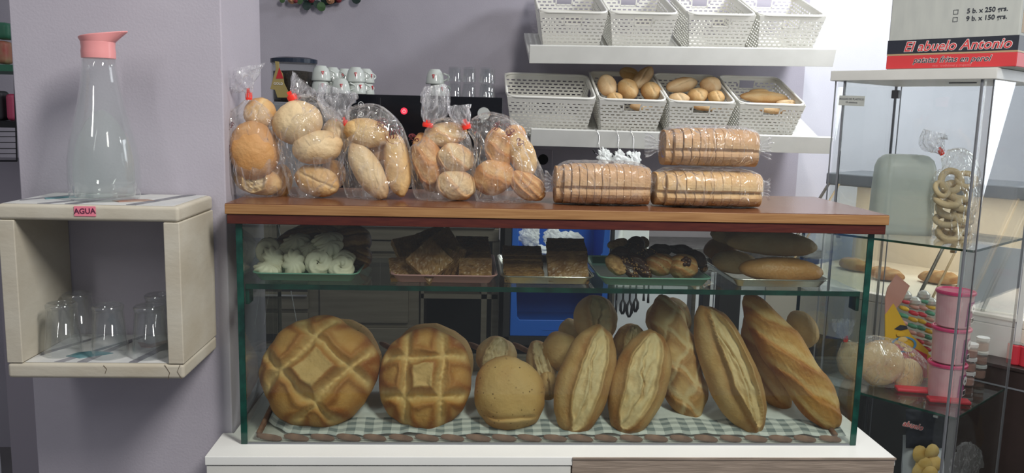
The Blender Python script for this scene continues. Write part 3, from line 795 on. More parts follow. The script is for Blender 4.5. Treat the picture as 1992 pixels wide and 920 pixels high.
# ---------------- black rack with blue crates
Yr = 1.30
t = thing('storage_rack', 'black storage rack holding the blue crates behind the glass case', 'rack', (X(1087, 600, Yr), Yr, FL))
for x0, x1 in ((979, 991), (1183, 1189)):
    for yy in (Yr-0.01, Yr+0.36): MB().box(X(x0, 600, Yr), X(x1, 600, Yr), yy, yy+0.03, FL, P(1087, 428, Yr).z).build('post', 'black_matt', t, world=True)
zc0 = P(1087, 654, Yr).z
MB().box(X(980, 600, Yr), X(1190, 600, Yr), Yr-0.01, Yr+0.38, zc0-0.03, zc0-0.001).build('rack_shelf', 'black_matt', t, world=True)
MB().box(X(980, 600, Yr), X(1190, 600, Yr), Yr+0.392, Yr+0.40, FL, P(1087, 428, Yr).z).build('back_panel', 'black_matt', t, world=True)
def crate(z0, z1, label):
    x0, x1 = X(993, 600, Yr), X(1181, 600, Yr); W_ = x1-x0; H_ = z1-z0
    t = thing('storage_crate', label, 'crate', (x0, Yr, z0), 'blue plastic crates behind the glass case')
    b = MB(); s0 = 0.022; low = 0.058
    b.prism([(0, 0), (W_, 0), (W_, H_), (W_-s0*0.7, H_), (W_-s0*1.1, low+0.012), (W_-s0*1.5, low), (s0*1.5, low), (s0*1.1, low+0.012), (s0*0.7, H_), (0, H_)], 0, 0.006, 'y').build('front_wall', 'crate_blue', t, bevel=0.002)
    b = MB(); b.box(0, 0.006, 0.006, 0.34, 0, H_); b.build('side_wall', 'crate_blue', t)
    b = MB(); b.box(W_-0.006, W_, 0.006, 0.34, 0, H_); b.build('side_wall', 'crate_blue', t)
    MB().box(0.006, W_-0.006, 0.334, 0.34, 0, H_).build('back_wall', 'crate_blue', t)
    MB().box(0.006, W_-0.006, 0.006, 0.334, 0, 0.006).build('bottom', 'crate_blue', t)
    MB().box(W_*0.34, W_*0.80, -0.002, 0.0, 0.022, 0.024).build('label_ridge', 'crate_blue', t)
    return t
zc1 = P(1087, 529, Yr).z; zc2 = zc1 + (zc1-zc0)
crate(zc0, zc1-0.001, 'lower blue plastic crate, dark inside, behind the glass case')
crate(zc1, zc2, 'upper blue plastic crate filled with white paper bags')
g3 = 'white paper bags in the blue crate'
for i, (px, py, w_, h_, lb) in enumerate([(1030, 460, 46, 46, 'crumpled white bag at the left of the blue crate'), (1045, 488, 60, 26, 'flat white bag lying low in the blue crate'), (1075, 462, 40, 44, 'grey-white bag in the middle of the blue crate'), (1108, 470, 62, 44, 'large white paper bag at the right of the blue crate')]):
    rag('paper_bag', lb, 'bag', 'paper_white', px, py, Yr+0.10+0.02*i, w_, h_, i*3+1, g3, amp=0.3, thick=0.4)

# white carton with a carrier bag, next to the crates
Yw = 1.72
a = P(1182, 436, Yw); c = P(1258, 560, Yw)
t = thing('white_carton', 'tall bright white carton draped with a carrier bag right of the blue crates', 'box', (a.x, Yw, c.z))
MB().box(a.x, c.x, Yw, Yw+0.15, c.z, a.z+0.035).build('carton', 'cloth_bag_white', t, bevel=0.004, world=True)
b = MB(); n = 10
vs = []
for i in range(n+1):
    for j in range(9):
        u = i/n; v = j/8; q = P(1176+34*u, 436+58*v, Yw-0.012); vs.append(q + Vector((0, -0.012*math.sin(u*9+v*3)-0.01, 0.006*math.sin(v*8+u*5))))
fs = [(i*9+j, i*9+j+1, (i+1)*9+j+1, (i+1)*9+j) for i in range(n) for j in range(8)]
o = MB().add(vs, fs).build('carrier_bag', 'cloth_bag_white', t, smooth=True, world=True); sm = o.modifiers.new('s', 'SOLIDIFY'); sm.thickness = 0.002
# it stands on the low cabinet below
Yg = 1.90
t = thing('back_cabinet', 'pale grey cabinet under a dark stone ledge at the back wall', 'cabinet', (X(1300, 600, Yg), Yg, FL))
MB().box(X(1192, 500, Yg), X(1600, 500, Yg), Yg, WY-0.005, 0.05, 0.085).build('stone_ledge', 'granite', t, bevel=0.002, world=True)
for k in range(4):
    x0 = X(1192, 500, Yg) + k*0.225
    MB().box(x0, x0+0.22, Yg+0.012, Yg+0.03, FL+0.06, -0.02).build('door', 'pvc_white', t, bevel=0.002, world=True)
MB().box(X(1192, 500, Yg), X(1600, 500, Yg), Yg+0.031, WY-0.01, FL, 0.049).build('carcass', 'dark_grey', t, world=True)
# black bracket frame of the display at the back
for i, (x0, x1, lb) in enumerate([(1366, 1380, 'narrow black upright post behind the long crusty loaf'), (1398, 1440, 'broad black upright post behind the baguettes')]):
    Yp = 1.2
    tag(MB().box(X(x0, 600, Yp), X(x1, 600, Yp), Yp, Yp+0.05, FL, P(1400, 512, Yp).z).build('upright_post', 'black_matt', bevel=0.002), lb, 'post', 'black posts behind the glass case')
# black kitchen utensils on a rail
Yu = 1.40
t = thing('utensil_rail', 'thin steel rail holding black kitchen utensils below the glass shelf', 'rail', P(1250, 555, Yu))
MB().tube([P(1194, 552, Yu), P(1360, 556, Yu)], 0.003, 8).build('bar', 'steel_bright', t, world=True, smooth=True)
MB().box(X(1193, 500, Yu), X(1198, 500, Yu), Yu, Yu+0.06, FL, P(1190, 548, Yu).z).build('post', 'steel', t, world=True)
MB().box(X(1350, 500, Yu), X(1358, 500, Yu), Yu, Yu+0.06, FL, P(1350, 548, Yu).z).build('post', 'steel', t, world=True)
for i, (px, l, wd, lb) in enumerate([(1200, 60, 5, 'short black utensil at the left end of the steel rail'), (1213, 56, 9, 'black slotted spatula, second on the steel rail'), (1226, 62, 10, 'long black tongs, third on the steel rail'), (1238, 52, 8, 'black serving fork, fourth on the steel rail'), (1253, 30, 4, 'thin short black whisk handle, fifth on the steel rail'), (1262, 34, 4, 'thin black skewer at the right end of the steel rail')]):
    a = P(px, 555, Yu-0.008); s = mpp(Yu)
    b = MB(); b.tube([a, a + Vector((0, -0.002, -l*0.5*s))], 0.0035, 8)
    hz = -l*0.5*s; h2 = -l*1.05*s; w2 = wd*s/2
    if wd > 7:
        for sg in (-1, 1):
            pts = [a + Vector((sg*0.001, -0.002, hz)), a + Vector((sg*w2, -0.004, hz*1.35)), a + Vector((sg*w2*0.9, -0.004, h2*0.85)), a + Vector((sg*w2*0.2, -0.003, h2))]
            b.tube(pts, 0.004, 8, radii=[0.003, 0.005, 0.006, 0.003])
    else: b.tube([a + Vector((0, -0.002, hz)), a + Vector((0, -0.003, h2))], 0.004, 8, radii=[0.0035, 0.005])
    tag(b.build('kitchen_utensil', 'black_matt', loc=None, smooth=True), lb, 'utensil', 'black utensils on the steel rail')

# ---------------- slanted display counter at the right back
U = Vector((-0.636, 0.772, 0)).normalized(); V = Vector((0.772, 0.636, 0)).normalized()
D0 = P(1612, 334, 1.9); D0.z = 0.42
def DC(along, out, z): q = D0 - U*along - V*out; return Vector((q.x, q.y, z))
LEN = 1.15
t = thing('display_counter', 'long lit bakery display counter with slanted glass, behind the tall glass cabinet', 'counter', (D0.x, D0.y, FL))
def dprism(prof, a0, a1, name, m, **k):
    b = MB(); n = len(prof)
    b.add([DC(a0, o_, z) for o_, z in prof] + [DC(a1, o_, z) for o_, z in prof], [tuple(range(n)), tuple(range(2*n-1, n-1, -1))] + [(i, (i+1) % n, (i+1) % n + n, i+n) for i in range(n)])
    return b.build(name, m, t, world=True, **k)
dprism([(-0.30, 0.37), (0.02, 0.37), (0.02, 0.42), (-0.30, 0.42)], 0, LEN, 'top_slab', 'mid_grey', bevel=0.006)
dprism([(-0.30, 0.0), (0.44, 0.0), (0.44, 0.03), (-0.30, 0.03)], 0, LEN, 'display_deck', 'display_beige', bevel=0.003)
dprism([(0.40, -0.16), (0.44, -0.16), (0.44, -0.001), (0.40, -0.001)], 0, LEN, 'front_trim', 'display_beige', bevel=0.003)
dprism([(-0.28, FL), (0.36, FL), (0.40, -0.16), (-0.28, -0.16)], 0.02, LEN, 'base', 'dark_grey')
dprism([(-0.30, 0.03), (-0.28, 0.03), (-0.28, 0.37), (-0.30, 0.37)], 0.0, LEN, 'rear_wall', 'display_beige')
dprism([(0.405, 0.03), (0.41, 0.03), (0.02, 0.37), (0.015, 0.37)], 0.01, LEN, 'slanted_glass', 'pane_clear')
for a_ in (0.0, 0.55, 1.08):
    MB().tube([DC(a_+0.015, 0.42, 0.03), DC(a_+0.015, 0.02, 0.375)], 0.006, 8).build('glass_support', 'steel', t, smooth=True, world=True)
    MB().tube([DC(a_+0.06, 0.42, 0.03), DC(a_+0.06, 0.02, 0.375)], 0.004, 8).build('glass_support', 'box_gold', t, smooth=True, world=True)
l = bpy.data.lights.new('display_lamp', 'AREA'); l.energy = 3.5; l.color = (1.0, 0.86, 0.70); l.shape = 'RECTANGLE'; l.size = 1.5; l.size_y = 0.1
lo = bpy.data.objects.new('display_lamp', l); COL.objects.link(lo); lo.location = DC(0.85, -0.12, 0.355)
lo.rotation_euler = (0, 0, math.atan2(-U.y, -U.x))
PL = ['golden croissant at the far left end of the lit display deck', 'second pastry from the left on the display deck', 'third pastry on the display deck, seen past the tub', 'fourth pastry on the display deck', 'fifth pastry on the display deck, right of the ring biscuits', 'pastry furthest right on the display deck']
for i in range(6):
    al = 0.16 + 0.17*i
    o = loaf_mesh(0.08, 0.15, 0.035, detail=twist(3, 0.006, i), seed=i, NR=12, NT=30, bend=0.012).build('croissant', 'crust_orange', smooth=True)
    c = DC(al, 0.05 + 0.10*(i % 2), 0.047); place(o, c, 0, 0, 20+17*i)
    tag(o, PL[i], 'pastry', 'pastries on the display deck')

# ---------------- door leaf, side counter and cans seen at the far right
def at_z(px, py, q):                      # height of the photo row py above the floor point q
    return P(px, py, q.y).z
q = DC(0.80, 0.447, 0); z0_, z1_ = at_z(1900, 745, q), at_z(1900, 478, q)
def dbox(name, m, a0, a1, o0, o1, z0, z1, parent=None, bevel=0):
    b = MB().add([DC(a, o_, z) for z in (z0, z1) for o_ in (o0, o1) for a in (a0, a1)], [(0,2,3,1), (4,5,7,6), (0,1,5,4), (2,6,7,3), (0,4,6,2), (1,3,7,5)])
    return b.build(name, m, parent, world=parent is not None, bevel=bevel)
dd = struct(dbox('door_1', 'pvc_white', 0.70, 0.90, 0.443, 0.446, z0_, z1_))
for a0, a1, z0, z1 in ((0.70, 0.715, z0_, z1_), (0.885, 0.90, z0_, z1_), (0.7152, 0.8848, at_z(1910, 616, q), at_z(1910, 602, q))):
    struct(dbox('trim_1', 'white_laminate', a0, a1, 0.4465, 0.4525, z0, z1, bevel=0.001))
q = DC(0.9, 0.50, 0); zt_ = at_z(1970, 706, q)
t = thing('dark_side_counter', 'very dark wooden counter filling the lower right corner', 'counter', (q.x, q.y, FL))
dbox('front_panel', 'dark_wood', 0.775, 1.4, 0.456, 0.548, FL, zt_-0.013, t)
dbox('counter_top', 'dark_wood', 0.77, 1.4, 0.455, 0.553, zt_-0.012, zt_, t, bevel=0.002)
dbox('edge_strip', 'mid_grey', 0.775, 1.4, 0.5485, 0.5505, zt_-0.07, zt_-0.065, t)
for px, lb in ((1972, 'round red can on the dark counter at the right edge'), (1996, 'second red can, cut by the right edge of the frame')):
    lo_, hi_ = 0.78, 1.3
    for _ in range(30):
        m_ = (lo_+hi_)/2; qq = DC(m_, 0.505, zt_); l_ = CM.transposed() @ (qq-CAM)
        if 996+FPX*l_.x/-l_.z < px: lo_ = m_
        else: hi_ = m_
    q = DC(lo_, 0.505, zt_+0.0005); t = thing('red_can', lb, 'can', q, 'red cans at the right edge')
    MB().lathe([(0.020, 0), (0.022, 0.003), (0.022, 0.060), (0.020, 0.064)], 24).build('can_body', 'candy_red', t, smooth=False)
    MB().lathe([(0.0205, 0.0642), (0.0205, 0.066), (0.018, 0.0662)], 24).build('can_top', 'tray_metal', t)

# ---------------- snack rack at the far left
Yl = 0.75
t = thing('snack_rack', 'black wire snack rack at the left edge behind the wall', 'rack', P(-10, 320, Yl))
MB().box(X(-120, 300, Yl), X(36, 300, Yl), Yl, Yl+0.3, P(0, 248, Yl).z, P(0, 236, Yl).z).build('rack_shelf', 'black_matt', t, world=True)
MB().box(X(-120, 300, Yl), X(34, 300, Yl), Yl, Yl+0.3, P(0, 138, Yl).z, P(0, 125, Yl).z).build('rack_shelf', 'pack_green', t, world=True)
for k, y in enumerate((256, 266, 277, 289, 299, 313)):
    MB().tube([P(-120, y, Yl), P(33, y, Yl)], 0.0012 if k < 5 else 0.0025, 6).build('wire', 'black_matt', t, world=True)
MB().tube([P(27, 120, Yl), P(33, 314, Yl)], 0.002, 6).build('upright_wire', 'black_matt', t, world=True)
MB().box(X(-120, 500, Yl), X(36, 500, Yl), Yl+0.28, Yl+0.30, FL, P(0, 320, Yl).z).build('back_board', 'socket_grey', t, world=True)
for (x0, y0, x1, y1, m, nm, lb) in ((-20, 42, 16, 76, 'pack_green', 'snack_packet', 'green snack packet on the top of the left rack'),
        (-16, 78, 12, 124, 'pack_tan', 'snack_packet', 'tan and red snack packet on the upper left rack shelf'),
        (8, 182, 26, 235, 'pack_magenta', 'snack_packet', 'magenta packet at the right of the lower left rack shelf'),
        (-16, 176, 5, 235, 'dark_grey', 'snack_packet', 'dark packet beside the magenta packet on the left rack')):
    b = sbox(x0, y0, x1, y1, Yl+0.03, 0.05)
    tag(b.build(nm, m, bevel=0.012, seg=3), lb, 'packet', 'packets on the left snack rack')
struct(sbox(-300, 350, 30, 1400, Yl+0.31, 0.02).build('trim_2', 'wall_pale'))

# ============================================================ THE CUBE SHELF, CARAFE AND GLASSES
YB = -0.13
tl, tr_, br_, bl = P(4, 394, YB), P(350, 412, YB), P(356, 739, YB), P(3, 735, YB)
bx0, bx1 = (tl.x+bl.x)/2, (tr_.x+br_.x)/2
bzt, bzb = (tl.z+tr_.z)/2 + 0.003, (bl.z+br_.z)/2
bt = 0.0265
t = thing('cube_shelf', 'cream painted wooden cube shelf with bird paper lining on the lilac wall', 'shelf', (bx0, YB, bzb))
W_, H_, D_ = bx1-bx0, bzt-bzb, 0.188
MB().box(0.0, W_, 0, D_, H_-bt, H_).build('top_board', 'shelf_wood', t, bevel=0.006, seg=3)
MB().box(0.0, W_, 0, D_, 0, bt).build('bottom_board', 'shelf_wood', t, bevel=0.006, seg=3)
MB().box(0.0, bt, 0.0005, D_, bt+0.0003, H_-bt-0.0003).build('side_board', 'shelf_wood', t, bevel=0.002)
MB().box(W_-bt, W_, 0.0005, D_, bt+0.0003, H_-bt-0.0003).build('side_board', 'shelf_wood', t, bevel=0.002)
def decal(z, pieces, x0, x1, name):
    o = MB().box(x0, x1, 0.006, D_-0.004, z, z+0.0006).build(name, 'decal_pale', t)
    for i, (poly, m) in enumerate(pieces):
        MB().prism([(x0+(x1-x0)*u, 0.006+(D_-0.010)*v) for u, v in poly], z+0.0006, z+0.0010 + 0.0002*i, 'z').build('paper_print', m, o)
stripes = [([(0.0, 0.3), (0.03, 0.2), (0.28, 1), (0.24, 1)], 'decal_dark'), ([(0.20, 0), (0.27, 0), (0.46, 0.62), (0.62, 1), (0.57, 1)], 'decal_dark'), ([(0.36, 0.0), (0.43, 0), (0.58, 1), (0.55, 1)], 'decal_dark'), ([(0.72, 0), (0.78, 0.0), (0.93, 1), (0.87, 1)], 'decal_dark')]
bird_t = [([(0.14, 0.35), (0.22, 0.52), (0.36, 0.60), (0.40, 0.72), (0.28, 0.78), (0.18, 0.62), (0.10, 0.45)], 'decal_teal'), ([(0.56, 0.30), (0.66, 0.42), (0.74, 0.46), (0.80, 0.38), (0.70, 0.28), (0.62, 0.22)], 'decal_red')]
decal(H_+0.0002, stripes + bird_t, 0.008, W_-0.010, 'top_paper')
bird_b = [([(0.22, 0.18), (0.26, 0.30), (0.34, 0.36), (0.42, 0.34), (0.52, 0.30), (0.44, 0.20), (0.34, 0.12)], 'decal_teal'), ([(0.58, 0.70), (0.66, 0.52), (0.74, 0.50), (0.80, 0.66), (0.95, 0.74), (0.80, 0.80), (0.70, 0.62)], 'decal_red'), ([(0.78, 0.35), (0.95, 0.5), (1.0, 0.75), (0.90, 0.85), (0.80, 0.62)], 'decal_dark')]
decal(bt+0.0004, stripes + bird_b, bt+0.001, W_-bt-0.001, 'bottom_paper')
for pts in ([(0.262, 0.026), (0.270, 0.012), (0.267, 0.000)], [(0.288, 0.026), (0.283, 0.014), (0.290, 0.001)], [(0.16, 0.024), (0.165, 0.018), (0.162, 0.010)]):
    MB().tube([(x, -0.0002, z) for x, z in pts], 0.0005, 5).build('paint_crack', 'crack', t)
q = P(165, 411, YB-0.001)
nx, nz = q.x-bx0, q.z-bzb
o = MB().box(nx-0.0175, nx+0.0175, -0.0012, -0.0004, nz-0.0085, nz+0.0085).build('note', 'note_pink', t, bevel=0.0003); o['label'] = 'small pink handwritten note'
text('note_word', 'AGUA', 0.0125, 'ink_purple', o, frame((nx, -0.0014, nz), (1, 0, 0.03)), bold=0.0002)

# carafe
YCf = -0.04
cx = P(205, 380, YCf).x; s = mpp(YCf); z0 = bzt + 0.0016
t = thing('water_carafe', 'clear glass water carafe with pink pouring stopper on top of the cube shelf', 'carafe', (cx, YCf, z0))
hh = (380-114)*s
prof = [(60, 0), (62, 0.02), (64, 0.14), (63, 0.28), (57, 0.42), (48, 0.56), (40, 0.68), (34, 0.80), (30, 0.92), (29, 1.0)]
out = [(r*s, z*hh) for r, z in prof]
inn = [((r-2.6)*s, z*hh) for r, z in prof if z > 0.03]
b = MB(); b.lathe([(0.001, 0)] + out + inn[::-1] + [(52*s, 0.022*hh), (0.001, 0.020*hh)], 48, cap=False)
b.build('glass_body', 'carafe_glass', t, smooth=True)
wat = [(r*s, z*hh) for r, z in ((50, 0.05), (54, 0.14), (53, 0.25), (48, 0.36), (39, 0.46), (27, 0.55), (14, 0.605), (5, 0.625))]  # milky ovoid shape imitates the bright refracted oval inside the carafe
b = MB(); b.lathe([(0.001, 0.0215*hh), (46*s, 0.0225*hh)] + wat + [(0.001, 0.63*hh)], 48, cap=False)
b.build('water', 'refracted_water', t, smooth=True)
b = MB(); b.lathe([(25*s, hh*0.985), (29.6*s, hh*0.985), (30*s, hh*1.03), (29*s, hh*1.06), (30*s, hh*1.10), (20*s, hh*1.10)], 40)
b.build('stopper', 'stopper_pink', t, smooth=False, bevel=0.0006)
b = MB(); n = 40; ring = []; top = []
for j in range(n):
    a = 2*PI*j/n; x, y = math.cos(a), math.sin(a)
    sp = max(0, x)**4
    ring.append(Vector((x*30*s, y*30*s, hh*1.098)))
    top.append(Vector((x*(33+22*sp)*s, y*(33-9*sp)*s, hh*(1.142 + 0.012*x + 0.016*sp) - 0.012*hh*(1-x)*0.5)))
top2 = [v + Vector((0, 0, 0.0022)) for v in top]
b.add(ring + top + top2, [(j, (j+1) % n, n+(j+1) % n, n+j) for j in range(n)] + [(n+j, n+(j+1) % n, 2*n+(j+1) % n, 2*n+j) for j in range(n)] + [tuple(range(n))[::-1], tuple(range(2*n, 3*n))])
b.build('pouring_lip', 'stopper_pink', t, bevel=0.0008)

# upside-down tumblers inside the cube
tg2 = thing('drinking_glass', 'x', 'glass', (0,0,0))
MB().lathe([(0.0315, 0), (0.0245, 0.083), (0.0250, 0.089), (0.0232, 0.0905), (0.001, 0.0885), (0.001, 0.081), (0.0225, 0.079), (0.0295, 0)], 36, cap=False).build('glass_wall', 'drink_glass', tg2, smooth=True)
MB().lathe([(0.0242, 0.081), (0.0262, 0.0845), (0.0262, 0.088), (0.0235, 0.0912), (0.0205, 0.0915), (0.020, 0.088)], 36, cap=False).build('thick_base', 'drink_glass', tg2, smooth=True)
zf = bzb + bt + 0.0022
for i, (px, Y, lb) in enumerate([(122, -0.075, 'upside-down glass at the front left of the cube shelf'), (212, -0.085, 'upside-down glass at the front middle of the cube shelf'), (292, -0.085, 'upside-down glass at the front right of the cube shelf'),
                                 (154, 0.005, 'upside-down glass at the back left of the cube shelf'), (312, 0.005, 'upside-down glass at the back right, half hidden by the cube frame')]):
    M = Matrix.Translation((P(px, 640, Y).x, Y, zf))
    if i == 0: tg2.matrix_basis = M; tg2['label'] = lb; tg2['group'] = 'upside-down glasses in the cube shelf'
    else: dup(tg2, lb, 'upside-down glasses in the cube shelf', M)

# ============================================================ COUNTER AND GLASS CASE
cL, cR = P(398, 888, -0.058).x, P(1742, 893, -0.058).x
t = thing('shop_counter', 'white topped counter with a grey wood front, carrying the glass case', 'counter', (cL, -0.058, FL))
b = MB(); b.prism([(cL, -0.058), (cR, -0.058), (cR, 0.40), (-0.03, 0.40), (-0.03, 0.056), (cL, 0.056)], -0.017, 0.0, 'z')
b.build('worktop', 'white_laminate', t, bevel=0.0012, world=True)
xs = P(1113, 905, -0.058).x
MB().box(cL+0.002, xs-0.002, -0.056, 0.05, FL, -0.0185).build('white_panel', 'white_paint', t, bevel=0.001, world=True)
MB().box(-0.028, xs-0.002, 0.051, 0.39, FL, -0.0185).build('carcass', 'white_paint', t, world=True)
MB().box(xs, cR-0.002, -0.060, -0.0595+0.016, FL, -0.0035).build('wood_panel', 'wood_grey', t, bevel=0.001, world=True)
MB().box(xs, cR-0.003, -0.040, 0.39, FL, -0.0185).build('carcass', 'white_paint', t, world=True)
# wood edge band just below the white surface at the right
MB().box(xs, cR, -0.0615, -0.0582, -0.0036, 0.0).build('edge_band', 'wood_grey', t, world=True)

CW, CH, CDp = 1.20, 0.4255, 0.315
g = thing('glass_case', 'glass bread display case with an oak board lid on the white counter', 'display case', (0, 0, 0.0005))
def pane(x0, x1, y0, y1, z0, z1, name, m='pane'):
    return MB().box(x0, x1, y0, y1, z0, z1).build(name, m, g, world=True)
e = 0.0012
for x0 in (0.0, CW-0.010):
    p_ = pane(x0, x0+0.010, 0.0015, CDp, 0.0008, CH, 'side_pane', 'pane_clear')
    MB().box(x0-0.0006, x0+0.0112, -0.0010, 0.0014, 0.0008, CH).build('cut_edge', 'glass_edge', p_).data.transform(Matrix.Translation((0, 0, -0.0005)))
    MB().box(x0+0.0012, x0+0.0088, CDp, CDp+0.0012, 0.0008, CH).build('cut_edge', 'glass_edge', p_).data.transform(Matrix.Translation((0, 0, -0.0005)))
fp = pane(0.0112, CW-0.0112, 0.0, 0.006, 0.0010, CH, 'front_pane')
MB().box(0.0112, CW-0.0112, -0.0004, 0.0062, 0.0004, 0.0028).build('sealant', 'mid_grey', fp).data.transform(Matrix.Translation((0, 0, -0.0005)))
zs1 = P(1100, 560, 0.009).z; zs0 = zs1 - 0.0095
sh = pane(0.0115, CW-0.0115, 0.0105, 0.30, zs0, zs1, 'glass_shelf', 'pane_clear')
MB().box(0.0125, CW-0.0125, 0.0085, 0.0104, zs0, zs1).build('cut_edge', 'glass_edge', sh).data.transform(Matrix.Translation((0, 0, -0.0005)))
for x0 in (0.0105, CW-0.0175):
    for y0 in (0.012, 0.26):
        MB().box(x0, x0+0.007, y0, y0+0.03, zs0-0.030, zs0-0.0004).build('shelf_support', 'glass_edge', g, world=True, bevel=0.001)
bL, bR = P(436.5, 400, -0.015).x, P(1730.5, 425, -0.015).x
zT = 0.4635; zU = 0.4443
MB().box(bL, bR, -0.015, 0.330, zU, zT-0.0012).build('oak_board', 'oak', g, bevel=0.001, world=True)
MB().box(bL+0.001, bR-0.001, -0.0142, 0.329, zT-0.00115, zT).build('board_surface', 'board_top', g, world=True)
MB().box(bL+0.003, bR-0.004, -0.0125, 0.322, CH+0.0112-0.0105, zU-0.0003).build('mahogany_board', 'mahogany', g, bevel=0.001, world=True)

# tilted wicker tray and checked cloth
TY0, TY1, TZ0, TZ1, TZF = 0.016, 0.300, 0.004, 0.105, 0.048
slope = (TZF-TZ0)/(TY1-TY0)
TX0, TX1 = 0.03, 1.165
t = thing('wicker_tray', 'long sloping wicker tray with braided brown rims inside the glass case', 'tray', (0.6, 0.16, 0.0008))
MB().prism([(TY0, 0.001), (TY1, 0.001), (TY1, TZ1-0.012), (TY1-0.006, TZ1-0.012), (TY1-0.012, TZF-0.001), (TY0, 0.004)], TX0, TX1, 'x').build('sloping_base', 'wicker_white', t, world=True)
k = 0; nfr = 23
for i in range(nfr):
    x = TX0 + 0.02 + (TX1-TX0-0.03)*i/(nfr-1)
    b = loaf_mesh(0.013, 0.048, 0.0040, n=2.4, NR=5, NT=14, seed=i, base=1.0, rough=0.02)
    b.c = None; o = b.build('rim_strip', 'wicker_brown', t, smooth=True)
    o.matrix_basis = Matrix.Translation((x-0.6, 0.0145-0.16, 0.0072)) @ Matrix.Rotation(rad(70), 4, 'X') @ Matrix.Rotation(rad(82), 4, 'Z')
    if i % 1 == 0:
        o2 = b.build('rim_strip', 'wicker_brown', t, smooth=True)
        o2.matrix_basis = Matrix.Translation((x-0.6, TY1-0.16, TZ1+0.001)) @ Matrix.Rotation(rad(60), 4, 'X') @ Matrix.Rotation(rad(64), 4, 'Z') @ Matrix.Scale(1.05, 4)
for k in range(3):
    MB().tube([(TX0, TY1-0.006, TZ1-0.014-0.008*k), (TX1, TY1-0.006, TZ1-0.014-0.008*k)], 0.0038, 8).build('wicker_cane', 'wicker_white', t, world=True, smooth=True)
for k in range(2):
    for x in (TX0-0.002, TX1+0.002): MB().tube([(x, TY0, 0.010+0.006*k), (x, TY1-0.03, TZF-0.004+0.006*k), (x, TY1, TZ1-0.004+0.004*k)], 0.0045, 8).build('side_cane', 'wicker_brown', t, world=True, smooth=True)

m = bpy.data.materials.new('checked_cloth'); m.use_nodes = True; N, L = nt(m); bs = N['Principled BSDF']; bs.inputs['Roughness'].default_value = 0.9; bs.inputs['Specular IOR Level'].default_value = 0.1
at = N.new('ShaderNodeAttribute'); at.attribute_name = 'crust'; spc = N.new('ShaderNodeSeparateColor'); L.new(at.outputs['Color'], spc.inputs[0])
def stripe(src, k):
    mu = N.new('ShaderNodeMath'); mu.operation = 'MULTIPLY'; mu.inputs[1].default_value = k; L.new(src, mu.inputs[0])
    fr = N.new('ShaderNodeMath'); fr.operation = 'FRACT'; L.new(mu.outputs[0], fr.inputs[0])
    gt = N.new('ShaderNodeMath'); gt.operation = 'GREATER_THAN'; gt.inputs[1].default_value = 0.5; L.new(fr.outputs[0], gt.inputs[0]); return gt.outputs[0]
s1 = stripe(spc.outputs[0], 33.0); s2 = stripe(spc.outputs[1], 14.3)
ad = N.new('ShaderNodeMath'); ad.operation = 'ADD'; L.new(s1, ad.inputs[0]); L.new(s2, ad.inputs[1])
hf = N.new('ShaderNodeMath'); hf.operation = 'MULTIPLY'; hf.inputs[1].default_value = 0.5; L.new(ad.outputs[0], hf.inputs[0])
bd = N.new('ShaderNodeMapRange'); bd.inputs[1].default_value = 0.205; bd.inputs[2].default_value = 0.21; bd.inputs[3].default_value = 1.0; bd.inputs[4].default_value = 0.10; L.new(spc.outputs[1], bd.inputs[0])
mu = N.new('ShaderNodeMath'); mu.operation = 'MULTIPLY'; L.new(hf.outputs[0], mu.inputs[0]); L.new(bd.outputs[0], mu.inputs[1])
mx = N.new('ShaderNodeMix'); mx.data_type = 'RGBA'; mx.inputs[6].default_value = (0.66, 0.70, 0.71, 1); mx.inputs[7].default_value = (0.22, 0.26, 0.28, 1)
L.new(mu.outputs[0], mx.inputs[0]); L.new(mx.outputs[2], bs.inputs['Base Color']); MATS['checked_cloth'] = m
b = MB(); b.c = []; nx_, ny_ = 240, 34
xa, xb = P(512, 800, 0.03).x, P(1643, 830, 0.03).x
for i in range(nx_+1):
    for j in range(ny_+1):
        u = i/nx_; v = j/ny_
        ew = 0.006*noise.noise(Vector((u*9, 0.3, 0))) + 0.003*noise.noise(Vector((u*30, 2.3, 0)))
        y = TY0 + 0.007 + ew + v*(0.262-ew)
        x = xa + (xb-xa)*u + 0.010*(v)*(0.5-u)*2 + 0.004*noise.noise(Vector((v*6, u*2, 5)))
        if u < 0.04: y += (0.04-u)*1.2*(1-v)
        wv = noise.noise(Vector((u*22, v*2.5, 1)))*0.004 + noise.noise(Vector((u*60, v*3, 4)))*0.0015
        z = TZ0 + slope*(y-TY0) + 0.010 + wv*(0.4 + 1.1*(1-v)**2) - (0.004 + 0.003*noise.noise(Vector((u*26, 7, 0))))*max(0, 1-v*9)**1.5
        b.v.append((x, y, z)); b.c.append((u, v, 0))
b.f = [(i*(ny_+1)+j, (i+1)*(ny_+1)+j, (i+1)*(ny_+1)+j+1, i*(ny_+1)+j+1) for i in range(nx_) for j in range(ny_)]
o = b.build('tea_towel', 'checked_cloth', smooth=True); sm = o.modifiers.new('s', 'SOLIDIFY'); sm.thickness = 0.0012; sm.offset = 1
tag(o, 'grey and white checked cloth spread over the wicker tray under the loaves', 'cloth')

